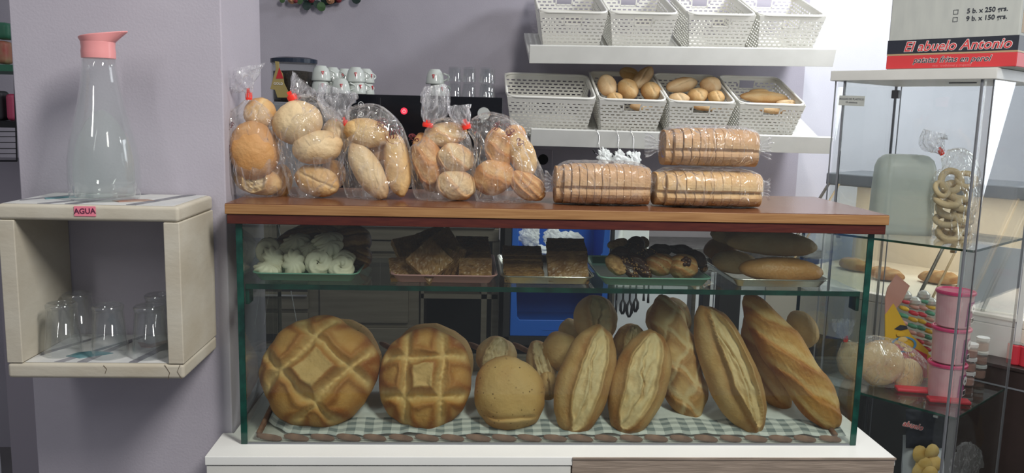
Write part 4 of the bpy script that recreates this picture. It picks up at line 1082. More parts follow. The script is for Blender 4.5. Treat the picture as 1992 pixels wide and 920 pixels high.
# ---------------- big loaves
gl = 'loaves standing in the glass case'
loaf('round_loaf', 'large golden round loaf with diamond-shaped cross cuts, leftmost in the case', 'bread', 'crust_gold', 623, 722, 0.105, 228, 222, H=0.33, roll=0, lean=66, detail=hash_cut(rad(47), 0.40, 0.07, 0.018, 2), NR=56, NT=120, seed=1, group=gl, k=2.6)
loaf('round_loaf', 'pale dotted round loaf behind the leftmost diamond-cut loaf', 'bread', 'crust_dots', 657, 700, 0.205, 172, 164, H=0.22, lean=66, seed=2, group=gl, NR=24, NT=64)
loaf('round_loaf', 'large golden round loaf with square cross cuts, second from left', 'bread', 'crust_gold', 827, 736, 0.105, 186, 206, H=0.36, roll=-3, lean=66, detail=hash_cut(rad(3), 0.37, 0.08, 0.018, 5), NR=56, NT=120, seed=3, group=gl, k=2.6)
loaf('round_loaf', 'pale round loaf behind the square-cut loaf', 'bread', 'crust_dots', 840, 706, 0.205, 164, 160, H=0.22, lean=66, seed=4, group=gl, NR=24, NT=64)
loaf('round_loaf', 'smooth tan round loaf with pinprick holes in front of the small rolls', 'bread', 'crust_dots', 990, 765, 0.085, 146, 152, H=0.42, lean=64, detail=round_lip, NR=40, NT=90, seed=5, group=gl, brown_edge=0.9, k=2.8)
ov = lambda v: 1 - 0.16*v*v
loaf('oval_loaf', 'pale oval loaf with a long split leaning right, beside the smooth round loaf', 'bread', 'crust_tan', 1138, 737, 0.085, 112, 228, H=0.44, roll=-18, lean=67, detail=slit(seed=3, x0=0.10), NR=46, NT=90, seed=6, group=gl, shape=ov, k=2.6, n=2.35)
loaf('oval_loaf', 'pale oval loaf with a broad split, in front of the crusty twisted loaf', 'bread', 'crust_tan', 1244, 742, 0.085, 116, 222, H=0.44, roll=-20, lean=67, detail=slit(seed=9, x0=-0.06, pale_w=0.5), NR=46, NT=90, seed=7, group=gl, shape=ov, k=2.6, n=2.35)
def tw_shape(v): return 1 + 0.13*math.sin(v*9.5+0.6) - 0.12*v*v
loaf('twisted_loaf', 'knobbly twisted loaf with crossed cuts behind the second oval loaf', 'bread', 'crust_tan', 1318, 700, 0.145, 98, 262, H=0.48, roll=13, lean=70, detail=braid(2.6, 0.010, 4), NR=50, NT=100, seed=8, group=gl, shape=tw_shape)
loaf('long_loaf', 'long crusty loaf with a deep open split, leaning left of the baguettes', 'bread', 'crust_tan', 1418, 720, 0.090, 108, 272, H=0.46, roll=20, lean=68, detail=slit(seed=21, x0=0.12, d=0.016, flap=0.014, pale_w=0.40, lim=0.9), NR=50, NT=100, seed=9, group=gl, shape=ov, k=2.5, n=2.3)
loaf('baguette', 'golden twisted baguette leaning to the left in front, rightmost in the case', 'bread', 'crust_gold', 1536, 702, 0.100, 88, 306, H=0.55, roll=33, lean=68, detail=twist(2.2, 0.010, 6, 0.7), NR=50, NT=100, seed=10, group=gl, shape=lambda v: 1-0.25*max(0, v)**2 + 0.05*math.sin(v*8), k=2.8, n=2.7)
loaf('baguette', 'orange-brown baguette standing behind the golden twisted baguette', 'bread', 'crust_orange', 1490, 706, 0.170, 82, 212, H=0.55, roll=18, lean=70, detail=twist(1.6, 0.006, 8, 0.5), NR=30, NT=70, seed=11, group=gl, shape=ov)
gr = 'small rolls standing behind the front loaves'
for (px, py, W2, L2, roll, Y, m, det, lab, sd) in [
    (1158, 622, 88, 96, 8, 0.205, 'crust_pale', slit(seed=31, x0=0.12), 'pale split roll standing tallest behind the first oval loaf', 31),
    (1092, 684, 76, 84, 30, 0.19, 'crust_tan', None, 'smooth tan roll left of the pale split roll', 32),
    (1112, 648, 50, 60, 20, 0.235, 'crust_pale', None, 'small pale roll peeping out behind the smooth tan roll', 33),
    (1224, 668, 66, 84, -20, 0.20, 'crust_tan', slit(seed=34), 'split roll between the two oval loaves', 34),
    (966, 694, 82, 84, -25, 0.19, 'crust_pale', slit(seed=35, x0=-0.1), 'split roll directly behind the smooth round loaf', 35),
    (1054, 714, 60, 110, 12, 0.19, 'crust_pale', slit(seed=36), 'narrow split roll right behind the smooth round loaf', 36),
    (1066, 750, 42, 58, 0, 0.15, 'crust_tan', crease(0.2, 0.01, 2), 'dark roll low between the round loaf and first oval loaf', 37),
    (1300, 622, 92, 92, 0, 0.235, 'crust_tan', braid(1.4, 0.010, 7), 'cross-cut knobbly roll at the top behind the twisted loaf', 38),
    (1385, 640, 60, 90, 25, 0.215, 'crust_tan', slit(seed=39), 'brown roll behind the long crusty loaf', 39),
    (1560, 640, 60, 80, 30, 0.245, 'crust_tan', None, 'dim round roll behind the twisted baguette, near the right pane', 40)]:
    loaf('bread_roll', lab, 'bread', m, px, py, Y, W2, L2, H=0.5, roll=roll, lean=70, group=gr, detail=det, seed=sd, NR=26, NT=60)

# ---------------- trays on the glass shelf
ZS = zs1 + 0.0006
def rrect(x0, x1, y0, y1, r, n=5):
    p = []
    for cx_, cy_, a0 in ((x1-r, y1-r, 0), (x0+r, y1-r, 90), (x0+r, y0+r, 180), (x1-r, y0+r, 270)):
        for k in range(n): a = rad(a0+90*k/(n-1)); p.append((cx_+r*math.cos(a), cy_+r*math.sin(a)))
    return p
def serving_tray(name, label, m, px0, px1, Y0=0.028, dep=0.25, h=0.015, fl=0.014):
    x0, x1 = P(px0, 545, Y0).x, P(px1, 545, Y0).x
    t = thing(name, label, 'tray', ((x0+x1)/2, Y0+dep/2, ZS), 'pastry trays on the glass shelf')
    prs = [(fl, 0.0, 0.010), (fl*0.25, h-0.001, 0.018), (0, h, 0.020), (0.0002, h+0.001, 0.020), (fl*0.32, h+0.0006, 0.017), (fl+0.001, 0.0014, 0.009)]
    b = MB(); n = 20; vs = []
    for ins, z, r in prs: vs += [(x, y, z+ZS) for x, y in rrect(x0+ins, x1-ins, Y0+ins, Y0+dep-ins, r)]
    fs = [(i*n+j, i*n+(j+1) % n, (i+1)*n+(j+1) % n, (i+1)*n+j) for i in range(len(prs)-1) for j in range(n)]
    fs += [tuple(range(n))[::-1], tuple(range((len(prs)-1)*n, len(prs)*n))]
    b.add(vs, fs).build('dish', m, t, world=True, bevel=0.0004)
    MB().tube([(x, y, ZS+h+0.0008) for x, y in rrect(x0+0.001, x1-0.001, Y0+0.001, Y0+dep-0.001, 0.020)] + [(x1-0.001, Y0+dep-0.021, ZS+h+0.0008)], 0.0016, 6).build('rolled_rim', m, t, world=True, smooth=True)
    return x0, x1
serving_tray('serving_tray', 'green tray of white meringues, leftmost on the glass shelf', 'green_tray', 487, 696)
serving_tray('serving_tray', 'pink tray of brown puff pastries, second on the glass shelf', 'pink_tray', 758, 968)
serving_tray('serving_tray', 'silver tray of layered pastry slices, third on the glass shelf', 'tray_metal', 974, 1158)
serving_tray('serving_tray', 'green tray of dark chocolate biscuits, fourth on the glass shelf', 'green_tray', 1167, 1388)
serving_tray('serving_tray', 'silver tray of soft bread rolls, rightmost on the glass shelf', 'tray_metal', 1428, 1618)
FZ = ZS + 0.0025
# meringues
def meringue_mesh(rose=True):
    b = MB(); NU, NV = 44, 18; R1, r1 = 0.0135, 0.0115
    for i in range(NU):
        a = 2*PI*i/NU
        for j in range(NV):
            p_ = 2*PI*j/NV
            rr = r1*(1 + 0.20*math.sin(5*p_ + 4*a))*(1 + 0.06*math.sin(3*a))
            x = (R1 + rr*math.cos(p_)); z = rr*math.sin(p_)*0.8
            b.v.append((x*math.cos(a), x*math.sin(a)*1.1, z))
    b.f = [(i*NV+j, ((i+1) % NU)*NV+j, ((i+1) % NU)*NV+(j+1) % NV, i*NV+(j+1) % NV) for i in range(NU) for j in range(NV)]
    if not rose:
        b = MB(); NR, NT = 22, 48
        for i in range(NR+1):
            f = PI*i/NR
            for j in range(NT):
                a = 2*PI*j/NT; rr = math.sin(f)*(1 + 0.13*math.sin(9*a + 3.5*f))
                b.v.append((rr*0.019*math.cos(a), rr*0.027*math.sin(a), 0.013*math.cos(f)))
        b.f = [(i*NT+j, i*NT+(j+1) % NT, (i+1)*NT+(j+1) % NT, (i+1)*NT+j) for i in range(NR) for j in range(NT)]
    return b
MR = meringue_mesh(True).build('meringue', 'meringue', smooth=True); MS_ = meringue_mesh(False).build('meringue', 'meringue', smooth=True)
gm = 'white meringues on the green tray'
for i, (px, py, Y, kind, lean, roll, yaw, sc, lb) in enumerate([
    (620, 511, 0.062, 'r', 62, 0, 5, 1.0, 'ring-shaped meringue standing at the front middle of the green tray'),
    (664, 520, 0.060, 'r', 45, 40, -8, 0.98, 'ring-shaped meringue at the front right of the green tray'),
    (572, 514, 0.062, 's', 64, 10, 0, 1.08, 'smooth oval meringue standing front left of the ring-shaped one'),
    (534, 506, 0.072, 's', 64, 30, 12, 1.05, 'ribbed meringue near the left end of the green tray'),
    (519, 524, 0.056, 's', 20, 70, 0, 0.95, 'flat meringue lying at the front left corner of the green tray'),
    (552, 524, 0.085, 'r', 35, 0, 0, 0.8, 'low meringue half hidden between two at the front left'),
    (524, 489, 0.105, 'r', 66, 0, 15, 1.0, 'meringue leaning at the left, behind the ribbed one'),
    (552, 490, 0.110, 's', 30, 20, 0, 0.95, 'meringue in the second row of the green tray, left part'),
    (576, 472, 0.115, 's', 35, -62, 0, 1.05, 'long meringue lying on top at the left of the heap'),
    (600, 488, 0.098, 's', 40, -30, 0, 0.92, 'ribbed meringue just above the standing ring'),
    (637, 467, 0.100, 's', 20, -66, 0, 1.08, 'topmost flat meringue at the right of the heap'),
    (641, 482, 0.085, 's', 40, -48, 0, 1.02, 'pointed meringue under the topmost flat one'),
    (664, 501, 0.085, 's', 30, 76, 0, 0.98, 'layered meringue resting on the front right ring'),
    (590, 525, 0.095, 'r', 20, 0, 0, 0.9, 'meringue at the bottom of the heap, mostly hidden')]):
    src = MR if kind == 'r' else MS_
    o = src if i in (0, 2) else src.copy()
    if o is not src: COL.objects.link(o)
    place(o, P(px, py, Y), roll, lean, yaw); o.matrix_basis = o.matrix_basis @ Matrix.Scale(sc, 4)
    tag(o, lb, 'meringue', gm)
# puff croissants behind the meringues
gp = 'brown pastries behind the meringues'
for (px, py, Y, W2, L2, roll, lean, lab, sd) in [
    (598, 468, 0.185, 120, 64, 14, 60, 'large dark brown pastry at the left behind the meringues', 51),
    (654, 447, 0.180, 96, 56, -10, 40, 'topmost brown pastry touching the shadow of the lid', 52),
    (680, 472, 0.165, 84, 74, 25, 60, 'bulky brown pastry on the right behind the meringues', 53),
    (700, 500, 0.150, 50, 56, 0, 60, 'flaky golden brown pastry end at the right edge of the green tray', 54),
    (640, 492, 0.150, 90, 60, 0, 60, 'brown pastry in the middle behind the meringues', 55)]:
    loaf('puff_pastry', lab, 'pastry', 'crust_pastry', px, py, Y, W2, L2, H=0.55, roll=roll, lean=lean, group=gp, detail=twist(2.5, 0.006, sd, 0.4), seed=sd, NR=26, NT=60, rough=0.03)
# layered puff pastries
def layered(W2, L2, H2, seed, layers=5):
    b = MB(); b.c = []
    nx, ny = 18, 18
    for lay in range(layers):
        z0 = -H2/2 + H2*lay/layers; z1 = z0 + H2/layers*0.80
        for top in (0, 1):
            for i in range(nx+1):
                for j in range(ny+1):
                    u, v = i/nx*2-1, j/ny*2-1
                    e = 1 + 0.035*noise.noise(Vector((u*3, v*3, seed+lay*2.1)))
                    z = (z1 if top else z0) + 0.0016*noise.noise(Vector((u*3+seed, v*3, lay))) + (0.0022*noise.noise(Vector((u*7, v*7, seed))) if lay == layers-1 and top else 0)
                    b.v.append((u*W2/2*e, v*L2/2*e, z)); pl = 0.65 if lay < layers-1 else 0.15
                    ed = max(abs(u), abs(v)); last = (lay == layers-1 and top)
                    b.c.append(((0.9 if not last else 0.15+0.5*max(0, noise.noise(Vector((u*2, v*2, seed))))) if ed > 0.97 or last else pl, 0.2 if not last else 0.3+0.5*max(0, noise.noise(Vector((u*3+4, v*3, seed)))), 0))
            base = (lay*2+top)*(nx+1)*(ny+1)
            for i in range(nx):
                for j in range(ny): b.f.append((base+i*(ny+1)+j, base+(i+1)*(ny+1)+j, base+(i+1)*(ny+1)+j+1, base+i*(ny+1)+j+1))
        B0 = lay*2*(nx+1)*(ny+1); B1 = B0+(nx+1)*(ny+1)
        ringi = [i*(ny+1) for i in range(nx+1)] + [nx*(ny+1)+j for j in range(1, ny+1)] + [i*(ny+1)+ny for i in range(nx-1, -1, -1)] + [j for j in range(ny-1, 0, -1)]
        for k in range(len(ringi)):
            a, c = ringi[k], ringi[(k+1) % len(ringi)]; b.f.append((B0+a, B0+c, B1+c, B1+a))
    return b
def pastry(name, label, px, py, Y, W2, L2, H2, roll, lean, yaw, seed, group, layers=4):
    s = mpp(Y); o = layered(W2*s, L2*s, H2*s, seed, layers).build(name, 'crust_pastry', smooth=False); tag(o, label, 'pastry', group); place(o, P(px, py, Y), roll, lean, yaw)
gq = 'layered puff pastries on the pink tray'
for a_ in [(836, 508, 0.060, 66, 66, 20, 45, 58, 0, 61, 'diamond-set puff pastry leaning at the front of the pink tray'),
           (787, 522, 0.075, 58, 46, 16, 8, 50, 0, 62, 'puff pastry at the front left of the pink tray'),
           (802, 487, 0.130, 66, 60, 16, 10, 48, 20, 63, 'dark puff pastry at the upper left of the pink tray'),
           (862, 482, 0.120, 62, 66, 16, 40, 55, -20, 64, 'dark puff pastry forming the peak of the heap on the pink tray'),
           (868, 512, 0.085, 14, 58, 56, -24, 90, 20, 65, 'puff pastry on edge, its pale layers facing forward, nearest the peak'),
           (886, 508, 0.090, 14, 58, 56, -20, 90, 15, 66, 'puff pastry on edge between the heap and the upright slices'),
           (846, 470, 0.165, 60, 60, 16, 30, 40, 0, 67, 'puff pastry at the back of the heap on the pink tray')]:
    pastry('puff_pastry', a_[10], *a_[:9], a_[9], gq)
names6 = ['front', 'second', 'third', 'fourth', 'fifth', 'rear']
for k in range(6):
    pastry('pastry_slice', names6[k] + ' of the stepped pastry slices at the right of the pink tray', 925 - k*1.5, (522, 502, 493, 485, 478, 471)[k], 0.058 + 0.024*k, 64, (40, 38, 36, 34, 32, 30)[k], 13, 0, (62, 16, 20, 14, 22, 18)[k], (-4, -2, -6, -1, 2, -4)[k], 70+k, 'stepped slices on the pink tray', 3)
for k in range(6):
    pastry('pastry_slice', names6[k] + ' of the cream-layered slices at the left of the silver tray', 1018 - k*0.8 + (k % 2)*2, 536 - k*9.0, 0.066 + 0.014*k, 76, 42, 11, 0, 13 + 3*(k % 2), (0, 2, -2, 1, -1, 0)[k], 80+k, 'layered slices on the silver tray', 3)
for k in range(4):
    pastry('pastry_slice', ['front large flat', 'second large', 'third large', 'rear large'][k] + ' brown pastry at the right of the silver tray', 1104 - k*1.0, (520, 492, 484, 477)[k], (0.064, 0.105, 0.125, 0.150)[k], 80 - 2*k, (68, 50, 46, 40)[k], 12, 0, (50, 18, 14, 20)[k], (2, 0, 3, -1)[k], 90+k, 'large flat pastries on the silver tray', 3)
# chocolate biscuits
gc = 'chocolate biscuits on the second green tray'
for i, (px, py, Y, W2, L2, roll, lean, m, lb) in enumerate([
    (1199, 516, 0.060, 34, 52, 42, 62, 'nuts', 'nut-topped biscuit at the front left of the chocolate tray'),
    (1223, 522, 0.058, 26, 60, 34, 64, 'choco', 'plain chocolate biscuit on edge, second at the front'),
    (1246, 518, 0.058, 26, 66, 36, 64, 'choco', 'chocolate biscuit with a nutty rim, third at the front'),
    (1206, 497, 0.090, 50, 34, 20, 50, 'choco', 'dark biscuit at the left of the chocolate heap'),
    (1232, 492, 0.105, 54, 40, 0, 50, 'choco', 'dark biscuit in the left middle of the chocolate heap'),
    (1202, 475, 0.130, 46, 22, 12, 40, 'nuts', 'nut-covered biscuit topmost at the left of the chocolate heap'),
    (1237, 476, 0.125, 36, 34, 0, 60, 'choco', 'round dark biscuit standing at the peak of the chocolate heap'),
    (1252, 472, 0.150, 24, 28, 0, 50, 'nuts', 'crumbly nut biscuit behind the peak of the chocolate heap'),
    (1262, 500, 0.090, 46, 34, -20, 50, 'choco', 'dark biscuit right of the heap centre'),
    (1284, 488, 0.110, 50, 26, 8, 40, 'choco', 'glossy dark biscuit in the right middle of the heap'),
    (1322, 486, 0.110, 56, 22, -10, 40, 'choco', 'glossy dark twisted biscuit topmost on the right'),
    (1285, 515, 0.070, 54, 44, 0, 52, 'crust_bun', 'golden biscuit with dark icing left of the flower-shaped one'),
    (1328, 519, 0.062, 62, 56, 20, 56, 'crust_bun', 'golden flower-shaped biscuit with a dark glossy centre'),
    (1350, 503, 0.095, 50, 30, -30, 50, 'choco', 'brown glazed biscuit behind the flower-shaped one'),
    (1368, 518, 0.095, 34, 18, 90, 40, 'crust_pastry', 'small reddish biscuit end at the right rim of the tray')]):
    o = loaf('chocolate_biscuit' if m != 'crust_bun' else 'glazed_biscuit', lb, 'biscuit', m, px, py, Y, W2, L2, H=0.42, roll=roll, lean=lean, group=gc, seed=100+i, NR=18, NT=44, rough=0.05, detail=twist(2, 0.003, i, 0.9), base=0.9)
    c = P(px, py, Y)
    if i in (1, 2, 4, 8, 11):     # scattered nut pieces
        b = MB(); s = mpp(Y); rnd = random.Random(i)
        for k in range(26):
            a = rnd.uniform(0, 6.28); q = rnd.uniform(0.45, 0.85)
            zc = 0.42*min(W2, L2)*s*math.sqrt(max(0, 1-q**2.2)) + 0.0006
            b.lathe([(0.0006, -0.0012), (0.0016, 0), (0.0005, 0.0014)], 5, c=(q*W2*s/2*math.cos(a), q*L2*s/2*math.sin(a), zc))
        b.build('nut_pieces', 'nuts', o)['kind'] = 'stuff'
    if i == 12:
        b = MB(); s = mpp(Y)
        for k in range(5):
            a = 2*PI*k/5; b.lathe([(0.001, 0), (0.0052, 0.002), (0.0045, 0.0055), (0.001, 0.007)], 12, c=(0.006*math.cos(a)+0.001, 0.006*math.sin(a), 0.42*56*s*0.93))
        b.build('icing', 'choco', o, smooth=True)
# soft rolls, right tray
gs = 'soft rolls on the rightmost tray'
for (px, py, Y, W2, L2, roll, H2, yaw, lab, sd) in [
    (1519, 529, 0.062, 62, 176, 88, 0.78, 0, 'long glossy orange-brown soft roll at the front of the rightmost tray', 121),
    (1498, 476, 0.120, 66, 184, 82, 0.72, 0, 'long pale floury soft roll stacked on top at the rightmost tray', 122),
    (1430, 514, 0.130, 60, 90, 80, 0.7, 0, 'greenish-tan soft roll end at the left of the rightmost tray', 123),
    (1402, 492, 0.190, 56, 70, 60, 0.8, 0, 'brown soft roll at the far left back of the rightmost tray', 124),
    (1440, 462, 0.180, 58, 120, 80, 0.75, 0, 'pale soft roll at the top back of the rightmost tray', 125)]:
    loaf('soft_roll', lab, 'bread', 'crust_bun' if sd in (121, 124) else 'crust_pale', px, py, Y, W2, L2, H=H2*0.62, roll=roll, lean=24, yaw=yaw, group=gs, detail=bun if sd != 121 else None, seed=sd, NR=26, NT=60, rough=0.02, base=0.5)
# price card wires hanging in the case
for i, (p0_, p1_) in enumerate(((( 540, 430), (548, 474)), ((566, 566), (578, 632)))):
    q = [P(*p0_, 0.30), P(*p1_, 0.30)]
    tag(MB().tube(q, 0.0009, 6).build('thin_wire', 'paper_white'), ['short thin wire at the upper left inside the glass case', 'thin wire hanging above the leftmost round loaf'][i], 'wire')

# ============================================================ BAGS OF BREAD ON THE LID
ZB = 0.4641
def smooth_rows(rows, n=5):
    out = []
    for i in range(len(rows)-1):
        p0, p1, p2, p3 = rows[max(0, i-1)], rows[i], rows[i+1], rows[min(len(rows)-1, i+2)]
        for k in range(n):
            t_ = k/n
            out.append([0.5*((2*b_) + (-a_+c_)*t_ + (2*a_-5*b_+4*c_-d_)*t_*t_ + (-a_+3*b_-3*c_+d_)*t_**3) for a_, b_, c_, d_ in zip(p0, p1, p2, p3)])
    out.append(list(rows[-1])); return out
def skin(rows, Y, seed, depth=0.6, NT=64, floor=None, closed0=True, closed1=False, pleat=14):
    """rows (px, py, half width px, crinkle) -> lofted film; depth = ratio of thickness to width"""
    s = mpp(Y); rows = smooth_rows(rows); b = MB(); n = len(rows)
    C_ = [P(r[0], r[1], Y) for r in rows]
    for i, r in enumerate(rows):
        d = (C_[min(n-1, i+1)] - C_[max(0, i-1)]).normalized(); side = d.cross(Vector((0, 1, 0))).normalized()
        dp = depth if not callable(depth) else depth(i/(n-1))
        for j in range(NT):
            a = 2*PI*j/NT
            cr = r[3]; w_ = r[2]*s
            fac = 1 + cr*(0.55*math.sin(a*pleat + seed + 2.2*noise.noise(Vector((a*1.3, i*0.12, seed)))) + 0.9*noise.noise(Vector((math.cos(a)*2.2, math.sin(a)*2.2, i*0.22+seed))))
            v = C_[i] + side*math.cos(a)*w_*fac + Vector((0, 1, 0))*math.sin(a)*w_*dp*fac
            v += d*0.10*w_*cr*3*noise.noise(Vector((a*2, seed, i*0.1))) * (1 if i > n-4 else 0.3)
            if floor is not None and v.z < floor: v.z = floor + 0.0004*(j % 3)
            b.v.append(tuple(v))
    b.f = [(i*NT+j, i*NT+(j+1) % NT, (i+1)*NT+(j+1) % NT, (i+1)*NT+j) for i in range(n-1) for j in range(NT)]
    if closed0: b.f.append(tuple(range(NT))[::-1])
    if closed1: b.f.append(tuple((n-1)*NT+j for j in range(NT)))
    return b
def offset_part(b, t): 
    L_ = Vector(t['_l']); b.v = [tuple(Vector(v) - L_) for v in b.v]; return b
def tie(t, px, py, Y, wpx, hpx, ang, m='tape_red'):
    s = mpp(Y); c = P(px, py, Y)
    Rm = Matrix.Rotation(rad(ang), 3, 'Y')
    b = MB().lathe([(wpx*s/2, -hpx*s/2), (wpx*s/2*1.12, 0), (wpx*s/2, hpx*s/2)], 14, c=c, R=Rm, sy=0.7)
    b.build('red_tape', m, t, world=True, bevel=0.0004)
    e_ = Rm @ Vector((0, 0, hpx*s*0.5))
    MB().box(-wpx*s*0.22, wpx*s*0.22, -0.001, 0.001, 0, hpx*s*0.55, R=Rm).build('tape_end', m, t).location = c - Vector(t['_l']) + e_ + Vector((0, -wpx*s*0.3, 0))
def bread_bag(label, body, tail, tpos, Yc, group, seed, depth=0.62, base=ZB, tape=(11, 12, 0), prints=()):
    c = P(body[0][0], body[0][1], Yc); t = thing('bread_bag', label, 'bag', (c.x, Yc, base), group)
    offset_part(skin(body, Yc, seed, depth, floor=base), t).build('film', 'film', t, smooth=True)
    offset_part(skin(tail, Yc, seed+9, lambda f: 0.75-0.35*f, NT=90, closed0=False, pleat=9), t).build('bag_tail', 'film_tail', t, smooth=True)
    tie(t, tpos[0], tpos[1], Yc, *tape)
    for q in prints:          # maroon line print lying on the film
        px0, py0, sz, kind = q
        b = MB(); s = mpp(Yc); rnd = random.Random(px0)
        hwid = max(r[2] for r in body)
        def onfilm(x, y):
            rr = min(body, key=lambda r: abs(r[1]-y)); u = max(-0.97, min(0.97, (x-rr[0])/max(6, rr[2])))
            return P(x, y, Yc - math.sqrt(1-u*u)*rr[2]*s*depth*1.06 - 0.002)
        if kind == 'blot':
            for k in range(7):
                a0 = rnd.uniform(0, 6.28); x, y = px0 + rnd.uniform(-.6, .6)*sz, py0 + rnd.uniform(-.6, .6)*sz
                pts = [onfilm(x + (sz*0.28)*math.cos(a0+k2*0.9)*(1+0.3*math.sin(k2*2)), y + (sz*0.28)*math.sin(a0+k2*0.9)) for k2 in range(6)]
                b.tube(pts, 0.0008, 5)
        else:
            pts = [onfilm(px0 + sz*math.cos(a_/14*2*PI), py0 + sz*0.95*math.sin(a_/14*2*PI)) for a_ in range(2, 14)]
            b.tube(pts, 0.0005, 5)
            for k in range(4):
                x = px0 - sz*0.5 + sz*0.33*k; b.tube([onfilm(x+1.5*math.sin(z_*1.5+k), py0 - sz*0.55 + z_*sz*0.16) for z_ in range(7)], 0.0009, 5)
        b.build('film_print', 'print_maroon', t, world=True, smooth=True)
    return t
gb1 = 'tied bags of rolls on the oak lid'
Y1 = 0.115
bread_bag('leftmost tied bag of rolls with a tall neck, beside the wall', [(500, 384, 34, .05), (500, 372, 52, .05), (497, 340, 58, .05), (492, 300, 56, .05), (488, 262, 52, .06), (487, 232, 46, .08), (487, 210, 28, .14), (485, 194, 9, .22)],
          [(484, 190, 6, .2), (483, 176, 9, .3), (476, 165, 24, .32), (466, 148, 40, .32), (462, 134, 42, .34)], (484, 187), Y1, gb1, 1, tape=(12, 14, 0), prints=((447, 245, 11, 'blot'), (441, 290, 12, 'blot')))
bread_bag('second tied bag from the left, largest, its tail bent right over the coffee hopper', [(618, 384, 36, .05), (612, 372, 48, .05), (610, 340, 54, .05), (606, 300, 62, .04), (600, 260, 66, .04), (592, 230, 60, .05), (584, 208, 36, .12), (572, 196, 11, .2)],
          [(570, 192, 8, .2), (574, 182, 10, .3), (584, 172, 21, .3), (594, 160, 26, .32)], (569, 190), Y1, gb1, 3, tape=(18, 12, -28))
bread_bag('third tied bag from the left, with three long rolls and maroon print', [(742, 386, 48, .05), (738, 374, 62, .05), (734, 340, 68, .05), (730, 300, 68, .04), (724, 265, 60, .05), (712, 240, 46, .08), (692, 228, 22, .16), (676, 236, 8, .2)],
          [(674, 239, 6, .2), (668, 228, 12, .3), (658, 210, 28, .32), (656, 190, 34, .3), (660, 172, 32, .34)], (673, 240), Y1, gb1, 5, tape=(10, 12, -20), prints=((768, 262, 19, 'ring'), (742, 240, 16, 'blot')))
bread_bag('fourth tied bag, with knotted rolls and an upright crumpled tail', [(866, 390, 42, .05), (864, 376, 56, .05), (862, 340, 62, .05), (858, 300, 62, .04), (852, 272, 56, .06), (844, 254, 38, .12), (834, 244, 10, .2)],
          [(833, 241, 7, .2), (836, 228, 16, .3), (846, 208, 27, .3), (848, 185, 24, .32), (846, 166, 18, .34)], (832, 243), Y1-0.01, gb1, 7, tape=(19, 9, 8), prints=((806, 268, 12, 'blot'),))
bread_bag('fifth tied bag, rightmost, spreading to the right over a flaky roll', [(996, 393, 48, .05), (994, 378, 68, .05), (986, 340, 68, .05), (974, 300, 60, .05), (960, 270, 54, .07), (940, 252, 36, .12), (914, 243, 12, .2)],
          [(909, 243, 8, .2), (902, 232, 14, .3), (894, 218, 20, .3), (892, 204, 20, .34)], (907, 245), Y1-0.015, gb1, 9, tape=(16, 13, -15), prints=((968, 243, 12, 'blot'), (992, 252, 14, 'blot'), (1012, 276, 10, 'blot')))
gr1 = 'rolls inside the tied bags on the lid'
for (px, py, W2, L2, roll, dy, m, det, lab, sd) in [
    (494, 292, 94, 116, 8, 0.0, 'crust_orange', None, 'big smooth roll in the middle of the leftmost bag', 201),
    (507, 222, 60, 62, -20, 0.02, 'crust_tan', crease(0, .004), 'roll at the top of the leftmost bag', 202),
    (500, 350, 96, 58, -14, 0.005, 'crust_tan', slit(seed=5), 'creased roll at the bottom of the leftmost bag', 203),
    (546, 352, 46, 66, 0, 0.035, 'crust_orange', None, 'shaded roll at the bottom right behind the leftmost bag', 204),
    (580, 238, 96, 84, 18, 0.0, 'crust_pale', bun, 'large pale roll at the top of the second bag', 205),
    (616, 286, 98, 66, 10, -0.012, 'crust_pale', bun, 'long pale roll across the middle of the second bag', 206),
    (617, 352, 88, 62, -16, -0.004, 'crust_tan', crease(1.4, .004), 'oval roll at the bottom of the second bag', 207),
    (647, 340, 50, 60, 0, 0.035, 'crust_orange', None, 'dark roll behind at the right of the second bag', 208),
    (655, 262, 56, 62, 30, 0.03, 'crust_pale', None, 'pale roll behind at the upper right of the second bag', 209),
    (713, 258, 88, 56, -10, 0.0, 'crust_tan', bun, 'roll lying across the top of the third bag', 210),
    (716, 331, 56, 124, 32, -0.010, 'crust_pale', bun, 'long pale roll leaning left in the third bag', 211),
    (773, 322, 50, 124, 8, -0.006, 'crust_tan', None, 'long tan roll standing upright in the third bag', 212),
    (742, 300, 56, 60, 0, 0.035, 'crust_orange', None, 'shaded roll at the back of the third bag', 213),
    (830, 308, 58, 104, 10, 0.004, 'crust_orange', twist(1.3, .006, 2), 'curved brown roll at the left of the fourth bag', 214),
    (866, 262, 86, 46, 8, 0.01, 'crust_tan', twist(1, .005, 3), 'knotted roll at the top of the fourth bag', 215),
    (886, 308, 74, 58, -12, -0.008, 'crust_pale', twist(1.2, .006, 4), 'knotted pale roll at the right of the fourth bag', 216),
    (887, 360, 80, 62, -8, -0.012, 'crust_pale', twist(1.0, .006, 5), 'rounded roll at the bottom of the fourth bag', 217),
    (845, 345, 56, 60, 0, 0.035, 'crust_orange', None, 'roll in the shade behind the fourth bag', 218),
    (969, 290, 54, 84, 10, 0.006, 'crust_orange', twist(1.6, .007, 6), 'knobbly roll in the upper middle of the fifth bag', 219),
    (960, 345, 82, 70, 16, -0.006, 'crust_orange', twist(0.9, .005, 7), 'smooth folded roll at the lower left of the fifth bag', 220),
    (1016, 302, 52, 92, 22, 0.004, 'crust_tan', None, 'long roll leaning at the right of the fifth bag', 221),
    (1026, 362, 84, 52, -32, -0.010, 'crust_orange', twist(3, .005, 8), 'flaky roll at the lower right corner of the fifth bag', 222),
    (1002, 262, 44, 40, 0, 0.03, 'crust_orange', None, 'brown roll end at the top right of the fifth bag', 223)]:
    loaf('bread_roll', lab, 'bread', m, px, py, Y1+dy, W2, L2, H=0.42, roll=roll, lean=80, group=gr1, detail=det, seed=sd, NR=28, NT=64, rough=0.014, base=0.6)

